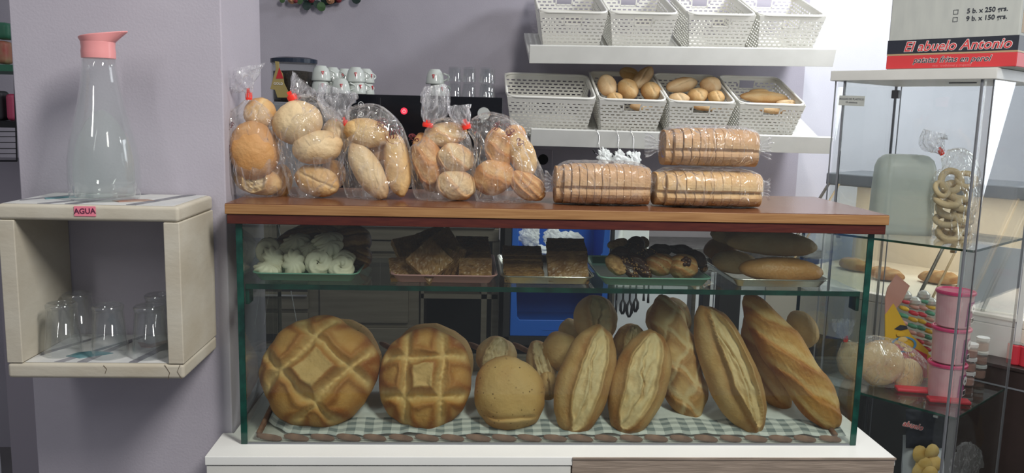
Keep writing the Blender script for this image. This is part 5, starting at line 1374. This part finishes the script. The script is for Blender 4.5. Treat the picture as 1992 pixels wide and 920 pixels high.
# ---------------- sliced loaves in film
def slice_poly(hw, hh, waist=0.12, n=44):
    p = []
    for k in range(n):
        a = 2*PI*k/n; c_, s_ = math.cos(a), math.sin(a)
        q = (abs(c_)**2.6 + abs(s_)**3.2)**(-1/2.8)
        x = q*c_*hw; z = q*s_*hh
        x *= 1 - waist*1.3*math.exp(-((z/hh+0.18)/0.10)**2)
        p.append((x, z))
    return p
def sliced(label, baglabel, px0, px1, py0, py1, Yc, ns, seed, tilt=0.0, m='crust_loaf', base=ZB, waist=0.12, dep=0.056):
    a = P(px0, py1, Yc); c = P(px1, py0, Yc); Lx = c.x-a.x; Hz = (c.z-base)
    t = thing('sliced_loaf', label, 'bread', ((a.x+c.x)/2, Yc, base), 'sliced loaves wrapped in film on the lid')
    rnd = random.Random(seed)
    for k in range(ns):
        x0 = -Lx/2 + Lx*k/ns; x1 = x0 + Lx/ns - 0.0006
        xm = abs((x0+x1)/2)/(Lx/2); f = (1-xm**3.0)**0.38; f = max(0.58, f)
        jz = rnd.uniform(-0.0003, 0.0006); jy = rnd.uniform(-0.0006, 0.0006)
        hw, hh_ = dep*f, Hz/2*(0.82+0.18*f)
        b = MB(); b.c = []
        p = slice_poly(hw, hh_, waist); n = len(p)
        for xx, sc in ((x0, 0.985), (x0+0.0006, 1.0), (x1-0.0006, 1.0), (x1, 0.985)):
            for (y, z) in p:
                w_ = 1 + 0.025*noise.noise(Vector((xx*60, y*40, z*40+seed)))
                b.v.append((xx, y*sc*w_+jy, z*sc*w_ + hh_ + 0.0006 + max(0, jz))); b.c.append((0.15 + 0.55*math.exp(-(z/hh_/0.25)**2), 0.25+0.35*max(0, -z/hh_)+0.2*rnd.random(), 0))
        b.f = [(r*n+j, r*n+(j+1) % n, (r+1)*n+(j+1) % n, (r+1)*n+j) for r in range(3) for j in range(n)] + [tuple(range(n))[::-1], tuple(3*n+j for j in range(n))]
        b.build('slice', m, t, smooth=False)
    # film wrapper
    tb = thing('film_wrapper', baglabel, 'bag', ((a.x+c.x)/2, Yc, base), 'clear film around the sliced loaves')
    b = MB(); NI, NT = 40, 72; hw, hh_ = dep+0.004, Hz/2+0.0035
    for i in range(NI+1):
        u = -1+2*i/NI; f = (1-abs(u)**5)**0.34 if abs(u) < 1 else 0
        f = max(f, 0.06)
        for j in range(NT):
            th = 2*PI*j/NT; c_, s_ = math.cos(th), math.sin(th); q = (abs(c_)**2.8 + abs(s_)**3)**(-1/2.9)
            wr = 1 + 0.05*noise.noise(Vector((u*5, c_*2, s_*2+seed))) + 0.02*noise.noise(Vector((u*16, c_*6, s_*6+seed)))
            b.v.append((u*(Lx/2+0.006)*(1+0.02*noise.noise(Vector((c_*3, s_*3, seed)))), q*c_*hw*f*wr, max(0.0003, (q*s_*hh_*f*wr + hh_))))
    b.f = [(i*NT+j, i*NT+(j+1) % NT, (i+1)*NT+(j+1) % NT, (i+1)*NT+j) for i in range(NI) for j in range(NT)]
    b.build('film', 'film', tb, smooth=True)
    for sg in (-1, 1):       # gathered ends of the film
        b = MB(); n1, n2 = 10, 26; Le = 0.020 + 0.008*((seed+sg) % 3)
        for i in range(n1+1):
            v = i/n1
            for j in range(n2+1):
                w2 = (j/n2-0.5)
                z = hh_*0.95 + w2*(0.018 + 0.030*v)*(1+0.25*noise.noise(Vector((seed, sg, v*2))))
                b.v.append((sg*(Lx/2 + 0.001 + Le*v*(1+0.25*noise.noise(Vector((w2*6, sg*3, seed))))), 0.006*math.sin(w2*38+seed)*(0.3+v) + 0.004*noise.noise(Vector((w2*9, v*3, seed))) - 0.01, z))
        b.f = [(i*(n2+1)+j, (i+1)*(n2+1)+j, (i+1)*(n2+1)+j+1, i*(n2+1)+j+1) for i in range(n1) for j in range(n2)]
        b.build('film_end', 'film_tail', tb, smooth=True)
    return Hz
YS = 0.105
sliced('sliced brown loaf lying alone in the middle of the oak lid', 'clear film around the single sliced loaf', 1078, 1262, 321, 397, YS-0.015, 13, 1)
hA = sliced('sliced pale loaf at the bottom of the right pair', 'clear wrinkled film around the bottom loaf of the right pair', 1270, 1476, 334, 402, YS-0.022, 12, 2, m='crust_tan', waist=0.2)
sliced('sliced brown loaf on top of the right pair', 'clear film around the top loaf of the right pair', 1286, 1470, 252, 330, YS-0.015, 12, 3, base=ZB+hA+0.0085)

# ============================================================ TALL GLASS CABINET AT THE RIGHT
B0 = P(1941, 131, 0.5); ZC1 = B0.z; ZC0 = P(1935, 153.5, 0.5).z; AL = 0.434
def CB(u, v, z): q = Vector((B0.x, B0.y, 0)) + U*u + V*v; return Vector((q.x, q.y, z))
def proj(q):
    l_ = CM.transposed() @ (q - CAM); return 996 + FPX*l_.x/-l_.z, 460 - FPX*l_.y/-l_.z
ANG = math.atan2(-U.y, -U.x)     # turns local X onto the direction from the left corner to the near corner
t = thing('glass_cabinet', 'tall glass display cabinet with white slab top at the right', 'cabinet', CB(AL/2, AL/2, FL))
LT = t.location.copy()
def cbox(name, m, u0, u1, v0, v1, z0, z1, par=t, bevel=0):
    vs = [CB(u, v, z) for z in (z0, z1) for v in (v0, v1) for u in (u0, u1)]
    b = MB().add([v - LT for v in vs], [(0,2,3,1), (4,5,7,6), (0,1,5,4), (2,6,7,3), (0,4,6,2), (1,3,7,5)])
    return b.build(name, m, par, bevel=bevel)
cbox('top_slab', 'white_paint', 0, AL, 0, AL, ZC0, ZC1, bevel=0.002)
cbox('bottom_slab', 'white_paint', 0, AL, 0, AL, FL+0.001, FL+0.06, bevel=0.002)
gz0, gz1 = FL+0.061, ZC0-0.0005
cbox('glass_door', 'pane_clear', 0.036, AL-0.042, 0.010, 0.015, gz0, gz1)
cbox('side_glass', 'pane_clear', 0.010, 0.015, 0.028, AL-0.02, gz0, gz1)
cbox('side_glass', 'pane_clear', AL-0.016, AL-0.011, 0.028, AL-0.02, gz0, gz1)
cbox('rear_glass', 'pane_clear', 0.012, AL-0.012, AL-0.017, AL-0.012, gz0, gz1)
cbox('corner_glass', 'jar_plastic', 0.010, 0.030, 0.012, 0.026, gz0, gz1)
for (u, v, w_, m_) in ((0.033, 0.010, 0.006, 'mid_grey'), (0.0085, 0.013, 0.0025, 'dark_grey'), (AL-0.042, 0.010, 0.006, 'mid_grey'), (AL-0.012, 0.012, 0.0022, 'mid_grey'), (AL-0.016, AL-0.020, 0.007, 'mid_grey'), (0.012, AL-0.020, 0.006, 'mid_grey'), (AL-0.03, AL-0.02, 0.002, 'mid_grey')):
    cbox('glass_edge_strip', m_, u, u+w_, v, v+0.005, gz0, gz1)
q = proj(CB(AL-0.02, AL-0.03, ZC0-0.025))
cbox('hinge', 'dark_grey', AL-0.030, AL-0.008, AL-0.040, AL-0.024, ZC0-0.038, ZC0-0.012, bevel=0.002)
cbox('magnet_strip', 'dark_grey', 0.10, 0.17, 0.16, 0.165, ZC0-0.003, ZC0-0.0003)
# shelves of glass: near corner under given photo rows
def shelf_z(py, u=0.014, v=0.03):
    lo_, hi_ = FL, 1.0
    for _ in range(40):
        m_ = (lo_+hi_)/2
        if proj(CB(u, v, m_))[1] > py: lo_ = m_
        else: hi_ = m_
    return lo_
SZ = [shelf_z(487), shelf_z(812)]
for z in SZ:
    o = cbox('glass_shelf', 'pane_clear', 0.018, AL-0.018, 0.024, AL-0.024, z-0.006, z)
    for (u0, u1, v0, v1) in ((0.018, AL-0.018, 0.0215, 0.0235), (0.0155, 0.0175, 0.0235, AL-0.024)):
        cbox('cut_edge', 'glass_edge', u0, u1, v0, v1, z-0.006, z, par=o)
    for u in (0.06, AL-0.06): cbox('shelf_clip', 'steel_bright', u, u+0.012, 0.017, 0.03, z-0.013, z-0.0065)
# paper notice on the door
def face_at(px, py, v=0.008):
    """point on the cabinet's door plane under a photo pixel"""
    d = ray(px, py); n_ = V; o_ = Vector((B0.x, B0.y, 0)) + V*v
    return CAM + d*((o_-CAM).dot(n_)/d.dot(n_))
q0, q1 = face_at(1632, 196), face_at(1682, 196); c = (q0+q1)/2; wn = (q1-q0).length; hn = 0.028
Mn = frame(c - LT, -U)
b = MB().box(-wn/2, wn/2, -hn/2, hn/2, 0, 0.0008); o = b.build('notice', 'cardboard_grey', t); o.matrix_basis = Mn @ Matrix.Rotation(rad(-1.5), 4, 'Z'); o['label'] = 'small grey printed price notice'
text('notice_line', 'BOLSAS DE PLASTICO', wn*0.098, 'box_black', o, Matrix.Translation((0, hn*0.16, 0.001)), extrude=0.0001, bold=0.0001)
text('notice_line', '10 céntimos', wn*0.095, 'box_black', o, Matrix.Translation((0, -hn*0.17, 0.001)), extrude=0.0001, bold=0.0001)

# ---------------- carton of crisps on the cabinet
v0 = 0.045
def edge_u(px, v, z):
    lo_, hi_ = -0.2, 0.8
    for _ in range(40):
        m_ = (lo_+hi_)/2
        if proj(CB(m_, v, z))[0] < px: hi_ = m_
        else: lo_ = m_
    return lo_
v0 = 0.02
u0 = edge_u(1976, v0, ZC1); u1 = edge_u(1723, v0, ZC1); BH = 0.24; zb_ = ZC1+0.0006
cb = thing('crisp_carton', 'grey cardboard carton with black and red bands standing on the glass cabinet', 'box', CB(u0, v0, zb_))
Lc = u1-u0; Dc = 0.30
cb.rotation_euler = (0, 0, ANG)
# local: X from the left corner (-Lc) to the near corner (0), Y into depth
def cc_box(name, m, x0, x1, y0, y1, z0, z1, par=cb, bevel=0): return MB().box(x0, x1, y0, y1, z0, z1).build(name, m, par, bevel=bevel)
cc_box('carton', 'cardboard_grey', -Lc, 0, 0, Dc, 0, BH, bevel=0.004)
hp = lambda y: (133-y)*mpp(0.62)
cc_box('red_band', 'box_red', -Lc-0.0006, 0.0006, -0.0006, Dc+0.0006, 0.002, 0.0375, bevel=0.002)
cc_box('gold_line', 'box_gold', -Lc-0.0007, 0.0007, -0.0007, Dc+0.0007, 0.0375, 0.0415)
cc_box('black_band', 'box_black', -Lc-0.0006, 0.0006, -0.0006, Dc+0.0006, 0.0415, 0.078)
cc_box('corner_strip', 'box_inner', 0.0002, 0.0010, 0.012, 0.05, 0.085, BH-0.002)
Mf = lambda x, z, y=-0.0012: frame((x, y, z), (1, 0, 0))
for nm, sz, mt, bd_, yy in (('brand_outline', 0.036, 'white_letter', 0.0014, -0.0010), ('brand_word', 0.036, 'box_red', 0.0002, -0.0016)):
    text(nm, 'El abuelo Antonio', sz, mt, cb, Mf(-Lc*0.455, 0.0585, yy), extrude=0.0002, shear=0.25, bold=bd_)
for nm, mt, bd_, yy in (('slogan_outline', 'white_letter', 0.0008, -0.0010), ('slogan_word', 'box_black', 0.0001, -0.0016)):
    text(nm, 'patatas fritas en perol', 0.0215, mt, cb, Mf(-Lc*0.48, 0.0235, yy), extrude=0.0002, shear=0.3, bold=bd_)
text('small_print', 'rico · tradicional y crujiente', 0.0085, 'logo_pink', cb, Mf(-Lc*0.47, 0.0085), extrude=0.0001)
text('size_line', '5 b. x 250 grs.', 0.0165, 'box_black', cb, Mf(-Lc*0.245, 0.143), extrude=0.0001, bold=0.0003)
text('size_line', '9 b. x 150 grs.', 0.0165, 'box_black', cb, Mf(-Lc*0.245, 0.124), extrude=0.0001, bold=0.0003)
for z in (0.143, 0.124):
    b = MB(); x0 = -Lc*0.245-0.074; r = 0.0058
    for a_ in ((x0-r, x0+r, z+r-0.001, z+r), (x0-r, x0+r, z-r, z-r+0.001), (x0-r, x0-r+0.001, z-r, z+r), (x0+r-0.001, x0+r, z-r, z+r)): b.box(a_[0], a_[1], -0.0012, -0.0006, a_[2], a_[3])
    b.build('tick_box', 'box_black', cb)

# ---------------- things on the upper cabinet shelf
Yt = 0.84; c = P(1747, 470, Yt); s = mpp(Yt)
tb = thing('plastic_tub', 'frosted plastic tub standing upside down on the upper cabinet shelf', 'tub', (c.x, Yt, SZ[0]+0.0008))
hw = 55*s; hd = hw*0.72; Ht = P(1747, 300, Yt).z - (SZ[0]+0.0008)
prs = [(0.0, 0.0, 0.030), (0.002, Ht*0.06, 0.032), (-0.0015, Ht*0.10, 0.032), (0.0, Ht*0.6, 0.034), (0.002, Ht*0.84, 0.036), (0.008, Ht*0.93, 0.036), (0.020, Ht*0.985, 0.034), (0.034, Ht, 0.026)]
b = MB(); n = 28; vs = []
for ins, z, r in prs: vs += [(x, y, z) for x, y in rrect(-hw+ins, hw-ins, -hd+ins, hd-ins, min(r, hd-ins-0.002), 7)]
fs = [(i*n+j, i*n+(j+1) % n, (i+1)*n+(j+1) % n, (i+1)*n+j) for i in range(len(prs)-1) for j in range(n)] + [tuple(range(n))[::-1], tuple((len(prs)-1)*n+j for j in range(n))]
o = b.add(vs, fs).build('tub_body', 'tub_frost', tb, smooth=True); tb.rotation_euler = (0, 0, rad(-12))
Yk = 0.74; gk = 'ring biscuits in the cabinet bag'; base = SZ[0]+0.0008
bread_bag('tall clear bag of ring-shaped biscuits on the upper cabinet shelf', [(1852, 478, 34, .05), (1854, 462, 44, .05), (1856, 420, 46, .05), (1858, 370, 47, .05), (1862, 335, 44, .06), (1858, 316, 34, .1), (1838, 300, 10, .2)],
          [(1833, 297, 6, .2), (1826, 288, 12, .3), (1816, 274, 24, .3), (1820, 256, 22, .34)], (1831, 296), Yk, None, 21, base=base, tape=(10, 11, -35))
rnd = random.Random(4); tor0 = None
spots = [(1850, 352, 22, 20), (1862, 372, 24, 60), (1842, 388, 22, 70), (1866, 396, 22, 74), (1848, 408, 23, 66), (1872, 420, 20, 60), (1840, 428, 20, 76), (1862, 438, 22, 70), (1846, 452, 20, 60), (1872, 452, 18, 50), (1858, 464, 22, 78), (1832, 368, 16, 40), (1880, 350, 18, 50), (1836, 458, 16, 66)]
ords = ['topmost', 'second', 'third', 'fourth', 'fifth', 'sixth', 'seventh', 'eighth', 'ninth', 'tenth', 'eleventh', 'upper left', 'upper right', 'lower left']
for i, (px, py, r, tl_) in enumerate(spots):
    s = mpp(Yk)
    if tor0 is None:
        b = MB(); NU, NV = 36, 10; b.c = []
        for a_ in range(NU):
            A = 2*PI*a_/NU
            for j in range(NV):
                p_ = 2*PI*j/NV; rr = 0.34*(1+0.08*noise.noise(Vector((A, p_, 1))))
                b.v.append(((1+rr*math.cos(p_))*math.cos(A)*0.0215, (1+rr*math.cos(p_))*math.sin(A)*0.0215, rr*math.sin(p_)*0.0215)); b.c.append((0.6, 0.1, 0))
        b.f = [(a_*NV+j, ((a_+1) % NU)*NV+j, ((a_+1) % NU)*NV+(j+1) % NV, a_*NV+(j+1) % NV) for a_ in range(NU) for j in range(NV)]
        tor0 = o = b.build('ring_biscuit', 'crust_pale', smooth=True)
    else: o = tor0.copy(); COL.objects.link(o)
    o.matrix_basis = Matrix.Translation(P(px, py, Yk + 0.012*math.sin(i*2.1))) @ Matrix.Rotation(rad(100-tl_), 4, 'X') @ Matrix.Rotation(rad(12*math.sin(i*3)), 4, 'Y') @ Matrix.Scale(r*s/0.0232, 4)
    tag(o, ords[i] + ' pale ring-shaped biscuit in the tall cabinet bag', 'biscuit', gk)
# ---------------- things on the lower cabinet shelf
ZL = SZ[1] + 0.0008
Yb = 0.70; s = mpp(Yb)
def bucket():
    t = thing('candy_bucket', 'x', 'bucket', (0,0,0)); H_ = 0.112; R_ = 0.0535
    MB().lathe([(R_*0.86, 0), (R_*0.88, 0.002), (R_*0.985, H_*0.90), (R_*0.985, H_*0.93)], 40).build('bucket_body', 'bucket_pink', t, smooth=False)
    MB().lathe([(R_*1.0, H_*0.89), (R_*1.05, H_*0.90), (R_*1.06, H_*0.955), (R_*1.0, H_*0.985), (R_*0.93, H_*0.985), (R_*0.91, H_*0.96)], 40).build('lid', 'lid_magenta', t, smooth=False)
    b = MB(); n = 8
    a0, a1 = rad(-78), rad(-22)
    vs = [((R_*(0.88+0.105*zz/(0.9*H_))+0.0008)*math.cos(a0+(a1-a0)*k/n), (R_*(0.88+0.105*zz/(0.9*H_))+0.0008)*math.sin(a0+(a1-a0)*k/n), zz) for zz in (H_*0.06, H_*0.72) for k in range(n+1)]
    b.add(vs, [(k, k+1, n+2+k, n+1+k) for k in range(n)]); o = b.build('label', 'label_purple', t); sm = o.modifiers.new('s', 'SOLIDIFY'); sm.thickness = 0.0005; sm.offset = 1
    am = (a0+a1)/2; rr = R_*0.97+0.0016; d = Vector((math.cos(am), math.sin(am), 0)); x_ = Vector((-math.sin(am), math.cos(am), 0))
    M_ = frame(d*rr + Vector((0, 0, H_*0.22)), x_)
    bb = MB().box(-0.011, 0.011, -0.009, 0.009, 0, 0.0004); w1 = bb.build('barcode_field', 'white_letter', o); w1.matrix_basis = M_
    bb = MB(); x = -0.009
    for k, w_ in enumerate((1, 2, 1, 1, 3, 1, 2, 1, 1, 2)):
        bb.box(x, x+0.0006*w_, -0.0065, 0.0065, 0.0005, 0.0008); x += 0.0006*w_+0.0009
    w2 = bb.build('barcode', 'box_black', o); w2.matrix_basis = M_
    bb = MB().lathe([(0.014, 0), (0.014, 0.0006), (0.011, 0.0006)], 24); w3 = bb.build('round_emblem', 'white_letter', o); w3.matrix_basis = frame(d*rr + Vector((0, 0, H_*0.55)), x_)
    text('emblem_letters', 'La', 0.013, 'box_black', o, frame(d*(rr+0.0010) + Vector((0, 0, H_*0.55)), x_))
    return t
bk = bucket(); cx_ = P(1838, 760, Yb).x
tz = (P(1838, 702, Yb).z - ZL); k = tz/0.112
for i, lb in enumerate(('bottom pink bucket of the stack of three on the lower cabinet shelf', 'middle pink bucket of the stack of three', 'top pink bucket of the stack of three, under the upper glass shelf')):
    M = Matrix.Translation((cx_ + 0.001*i, Yb, ZL + i*0.113*k)) @ Matrix.Scale(k, 4)
    if i == 0: bk.matrix_basis = M; bk['label'] = lb; bk['group'] = 'pink candy buckets'
    else: dup(bk, lb, 'pink candy buckets', M)
# bag of flat bread
bread_bag('clear tied bag of pale round breads lying on the lower cabinet shelf', [(1800, 752, 20, .05), (1780, 735, 42, .05), (1740, 715, 54, .05), (1700, 702, 54, .05), (1668, 696, 44, .08), (1652, 680, 24, .14), (1645, 664, 8, .2)],
          [(1644, 660, 5, .2), (1643, 650, 12, .3), (1641, 636, 20, .3), (1642, 622, 22, .34)], (1645, 661), 0.80, None, 31, base=ZL, tape=(9, 9, 5))
loaf('flat_bread', 'pale round bread at the front of the tied bag on the lower cabinet shelf', 'bread', 'crust_pale', 1712, 706, 0.80, 106, 92, H=0.25, roll=20, lean=70, seed=301, group='breads in the cabinet bag')
loaf('flat_bread', 'second pale bread behind in the tied bag on the lower cabinet shelf', 'bread', 'crust_pale', 1765, 728, 0.82, 66, 66, H=0.25, roll=0, lean=70, seed=302, group='breads in the cabinet bag')
loaf('flat_bread', 'pale bread at the neck end of the tied bag on the lower cabinet shelf', 'bread', 'crust_pale', 1658, 702, 0.82, 70, 76, H=0.25, roll=0, lean=70, seed=303, group='breads in the cabinet bag')
# candy display box
Yx = 0.86
def px_prism(pts, y0, y1, name, m, t, bevel=0):
    b = MB(); b.prism([(P(x, y, y0).x, P(x, y, y0).z) for x, y in pts], y0, y1, 'y'); return b.build(name, m, t, world=True, bevel=bevel)
q = P(1760, 700, Yx); t = thing('candy_box', 'yellow and red cardboard display box of twisted sweets on the lower cabinet shelf', 'box', (q.x, Yx, ZL))
zf = lambda: None
base_py = proj(Vector((q.x, Yx, ZL)))[1]
px_prism([(1722, base_py), (1722, 612), (1738, 590), (1772, 650), (1806, 682), (1806, base_py)], Yx, Yx+0.004, 'front_card', 'candy_yellow', t)
px_prism([(1724, 690), (1740, 668), (1776, 676), (1804, 690), (1804, base_py-1), (1726, base_py-1)], Yx-0.0008, Yx-0.0002, 'red_field', 'candy_red', t)
px_prism([(1722, 612), (1722, 580), (1727, 560), (1744, 534), (1770, 556), (1754, 588), (1740, 604), (1738, 612)], Yx+0.001, Yx+0.004, 'pink_flap', 'candy_pinkish', t)
px_prism([(1740, 640), (1752, 632), (1764, 634), (1766, 640), (1752, 643)], Yx-0.002, Yx-0.0006, 'name_plate', 'box_black', t)
for (ex, ey, r1, r2, m_) in ((1758, 670, 27, 22, 'candy_blue'),):
    b = MB(); s = mpp(Yx); cc = P(ex, ey, Yx-0.003)
    b.lathe([(r1*s, 0), (r1*s, 0.001), (r2*s, 0.001), (r2*s, 0)], 32, c=cc, R=Matrix.Rotation(PI/2, 3, 'X'), cap=False, sy=0.62); b.build('blue_ring', m_, t, world=True)
for i, (px, py, rr) in enumerate(((1752, 650, 9), (1756, 660, 10), (1760, 670, 10), (1766, 680, 9), (1774, 690, 7))):
    b = MB(); s = mpp(Yx); b.lathe([(rr*s, 0), (rr*s, 0.0015), (rr*s*0.4, 0.002)], 20, c=P(px, py, Yx-0.005-0.0004*i), R=Matrix.Rotation(PI/2, 3, 'X'), sy=0.55)
    b.build('swirl_art', ('candy_yellow', 'chip')[i % 2], t, world=True)
MB().box(P(1724, 700, Yx).x, P(1804, 700, Yx).x, Yx+0.0045, Yx+0.09, ZL, ZL+0.004).build('box_floor', 'candy_yellow', t, world=True)
MB().box(P(1724, 700, Yx).x, P(1724, 700, Yx).x+0.002, Yx+0.0045, Yx+0.09, ZL+0.0045, ZL+0.07).build('box_side', 'candy_yellow', t, world=True)
cols = ('candy_green', 'candy_yellow', 'candy_red', 'candy_pinkish')
for i, (px, py, dy, lb) in enumerate(((1762, 566, 0.02, 'left twisted sweet with foil top in the yellow display box'), (1780, 578, 0.035, 'middle twisted green and yellow sweet in the yellow display box'), (1798, 566, 0.055, 'right foil-topped twisted sweet in the yellow display box'), (1812, 580, 0.075, 'rearmost twisted sweet beside the pink buckets'))):
    Yq = Yx + dy; s = mpp(Yq); top = P(px, py, Yq); tt = thing('twisted_sweet', lb, 'sweet', (top.x, Yq, ZL+0.0045), 'twisted sweets in the display box')
    Hh = top.z - ZL - 0.0045
    n_ = 11
    for k in range(n_):
        z = Hh*(k+0.5)/n_*0.92; b = MB(); b.lathe([(0.004, -0.007), (0.0135, -0.005), (0.0155, 0), (0.0135, 0.005), (0.004, 0.007)], 16, R=Matrix.Rotation(rad(18), 3, 'Y'), c=(0, 0, z))
        b.build('coil', cols[(k+i) % 4], tt, smooth=True)
    b = MB(); b.lathe([(0.013, Hh*0.90), (0.019, Hh*0.93), (0.018, Hh*0.97), (0.010, Hh*1.0), (0.002, Hh*1.01)], 18); b.build('foil_top', 'candy_foil', tt, smooth=False)
# small jars right of the buckets
gj = 'small white-lidded jars behind the buckets'; jr = None
for i, (px, Yj, lv) in enumerate(((1887, 0.80, 0), (1887, 0.80, 1), (1887, 0.80, 2), (1908, 0.87, 0), (1908, 0.87, 1), (1908, 0.87, 2))):
    if jr is None:
        jr = thing('small_jar', 'x', 'jar', (0,0,0))
        MB().lathe([(0.016, 0), (0.018, 0.003), (0.018, 0.030), (0.0165, 0.033)], 24).build('jar_body', 'jar_plastic', jr, smooth=False)
        MB().lathe([(0.0155, 0.002), (0.0165, 0.004), (0.0165, 0.022), (0.012, 0.024)], 18).build('sweets', 'candy_pinkish', jr)
        MB().lathe([(0.0188, 0.0335), (0.0188, 0.042), (0.017, 0.043)], 24).build('lid', 'lid_white', jr)
        o = jr
    M = Matrix.Translation((P(px, 700, Yj).x, Yj, ZL + 0.0435*lv))
    lb = ('bottom', 'middle', 'top')[lv] + ' small jar of the ' + ('left' if i < 3 else 'right') + ' stack behind the pink buckets'
    if i == 0: jr.matrix_basis = M; jr['label'] = lb; jr['group'] = gj
    else: dup(jr, lb, gj, M)
# flat red box lying at the front of the lower cabinet shelf
q = CB(0.05, 0.16, ZL)
b = MB().box(-0.09, 0.02, -0.018, 0.018, 0, 0.010); o = b.build('red_packet', 'candy_red', bevel=0.004, seg=3); o.matrix_basis = Matrix.Translation(q) @ Matrix.Rotation(rad(-14), 4, 'Z')
tag(o, 'flat red packet lying right of the pink bucket stack', 'packet')
o = MB().box(-0.05, 0.05, -0.02, 0.02, 0, 0.010).build('red_packet', 'candy_red', bevel=0.004, seg=3); o.matrix_basis = Matrix.Translation(P(1775, 786, 0.74).xy.to_3d() + Vector((0, 0, ZL))) @ Matrix.Rotation(rad(-14), 4, 'Z')
tag(o, 'flat red packet between the bag of flat breads and the pink buckets', 'packet')
# crisp bag below
Yp = 0.80; s = mpp(Yp)
q = P(1790, 900, Yp); t = thing('crisp_bag', 'white and black bag of crisps low in the cabinet, below the lower shelf', 'bag', (q.x, Yp, SZ[1]-0.34))
def pillow(px0, px1, py0, py1, Y, th, seed, taper=0.0):
    b = MB(); n1, n2 = 22, 30
    for side in (-1, 1):
        for i in range(n1+1):
            for j in range(n2+1):
                u, v = i/n1*2-1, j/n2*2-1
                bul = max(0, (1-abs(u)**2.5)*(1-abs(v)**3))**0.6
                c_ = P((px0+px1)/2 + u*(px1-px0)/2*(1-taper*(1-v)/2), (py0+py1)/2 - v*(py1-py0)/2*-1, Y)
                b.v.append((c_.x, Y + side*th*bul*(1+0.25*noise.noise(Vector((u*3, v*3, seed)))) + 0.003*noise.noise(Vector((u*5, v*5, seed+3))), c_.z))
    N_ = (n1+1)*(n2+1)
    for sd in (0, 1):
        for i in range(n1):
            for j in range(n2):
                f = (sd*N_+i*(n2+1)+j, sd*N_+(i+1)*(n2+1)+j, sd*N_+(i+1)*(n2+1)+j+1, sd*N_+i*(n2+1)+j+1); b.f.append(f if sd == 0 else f[::-1])
    return b
pillow(1752, 1838, 846, 1090, Yp, 0.040, 2, 0.10).build('bag_body', 'paper_white', t, world=True, smooth=True)
pillow(1762, 1836, 796, 872, Yp-0.028, 0.012, 5, 0.0).build('black_header', 'box_black', t, world=True, smooth=True)
for i, (px, py, r) in enumerate(((1790, 884, 17), (1812, 880, 17), (1796, 906, 18), (1818, 902, 16), (1786, 918, 16), (1808, 922, 17))):
    o = leafdisc(MB(), P(px, py, Yp-0.052-0.001*i), r*s, (0.15*math.sin(i*2), -1, 0.2*math.cos(i*2))).build('printed_crisp', 'chip', t, world=True, smooth=True); sm = o.modifiers.new('s', 'SOLIDIFY'); sm.thickness = 0.001
for nm, mt, bd_, dy in (('brand_outline', 'white_letter', 0.0012, 0), ('brand_word', 'box_red', 0.0001, -0.0008)):
    text(nm, 'abuelo', 0.024, mt, t, frame(P(1776, 828, Yp-0.046+dy) - Vector(t['_l']), (1, 0, -0.25)), extrude=0.0002, shear=0.2, bold=bd_)
rag('plastic_bag', 'crumpled translucent bag at the bottom of the cabinet, right of the crisps', 'bag', 'film_tail', 1882, 896, 0.84, 70, 90, 12, amp=0.4)
for o in LOCS:
    if '_l' in o: del o['_l']
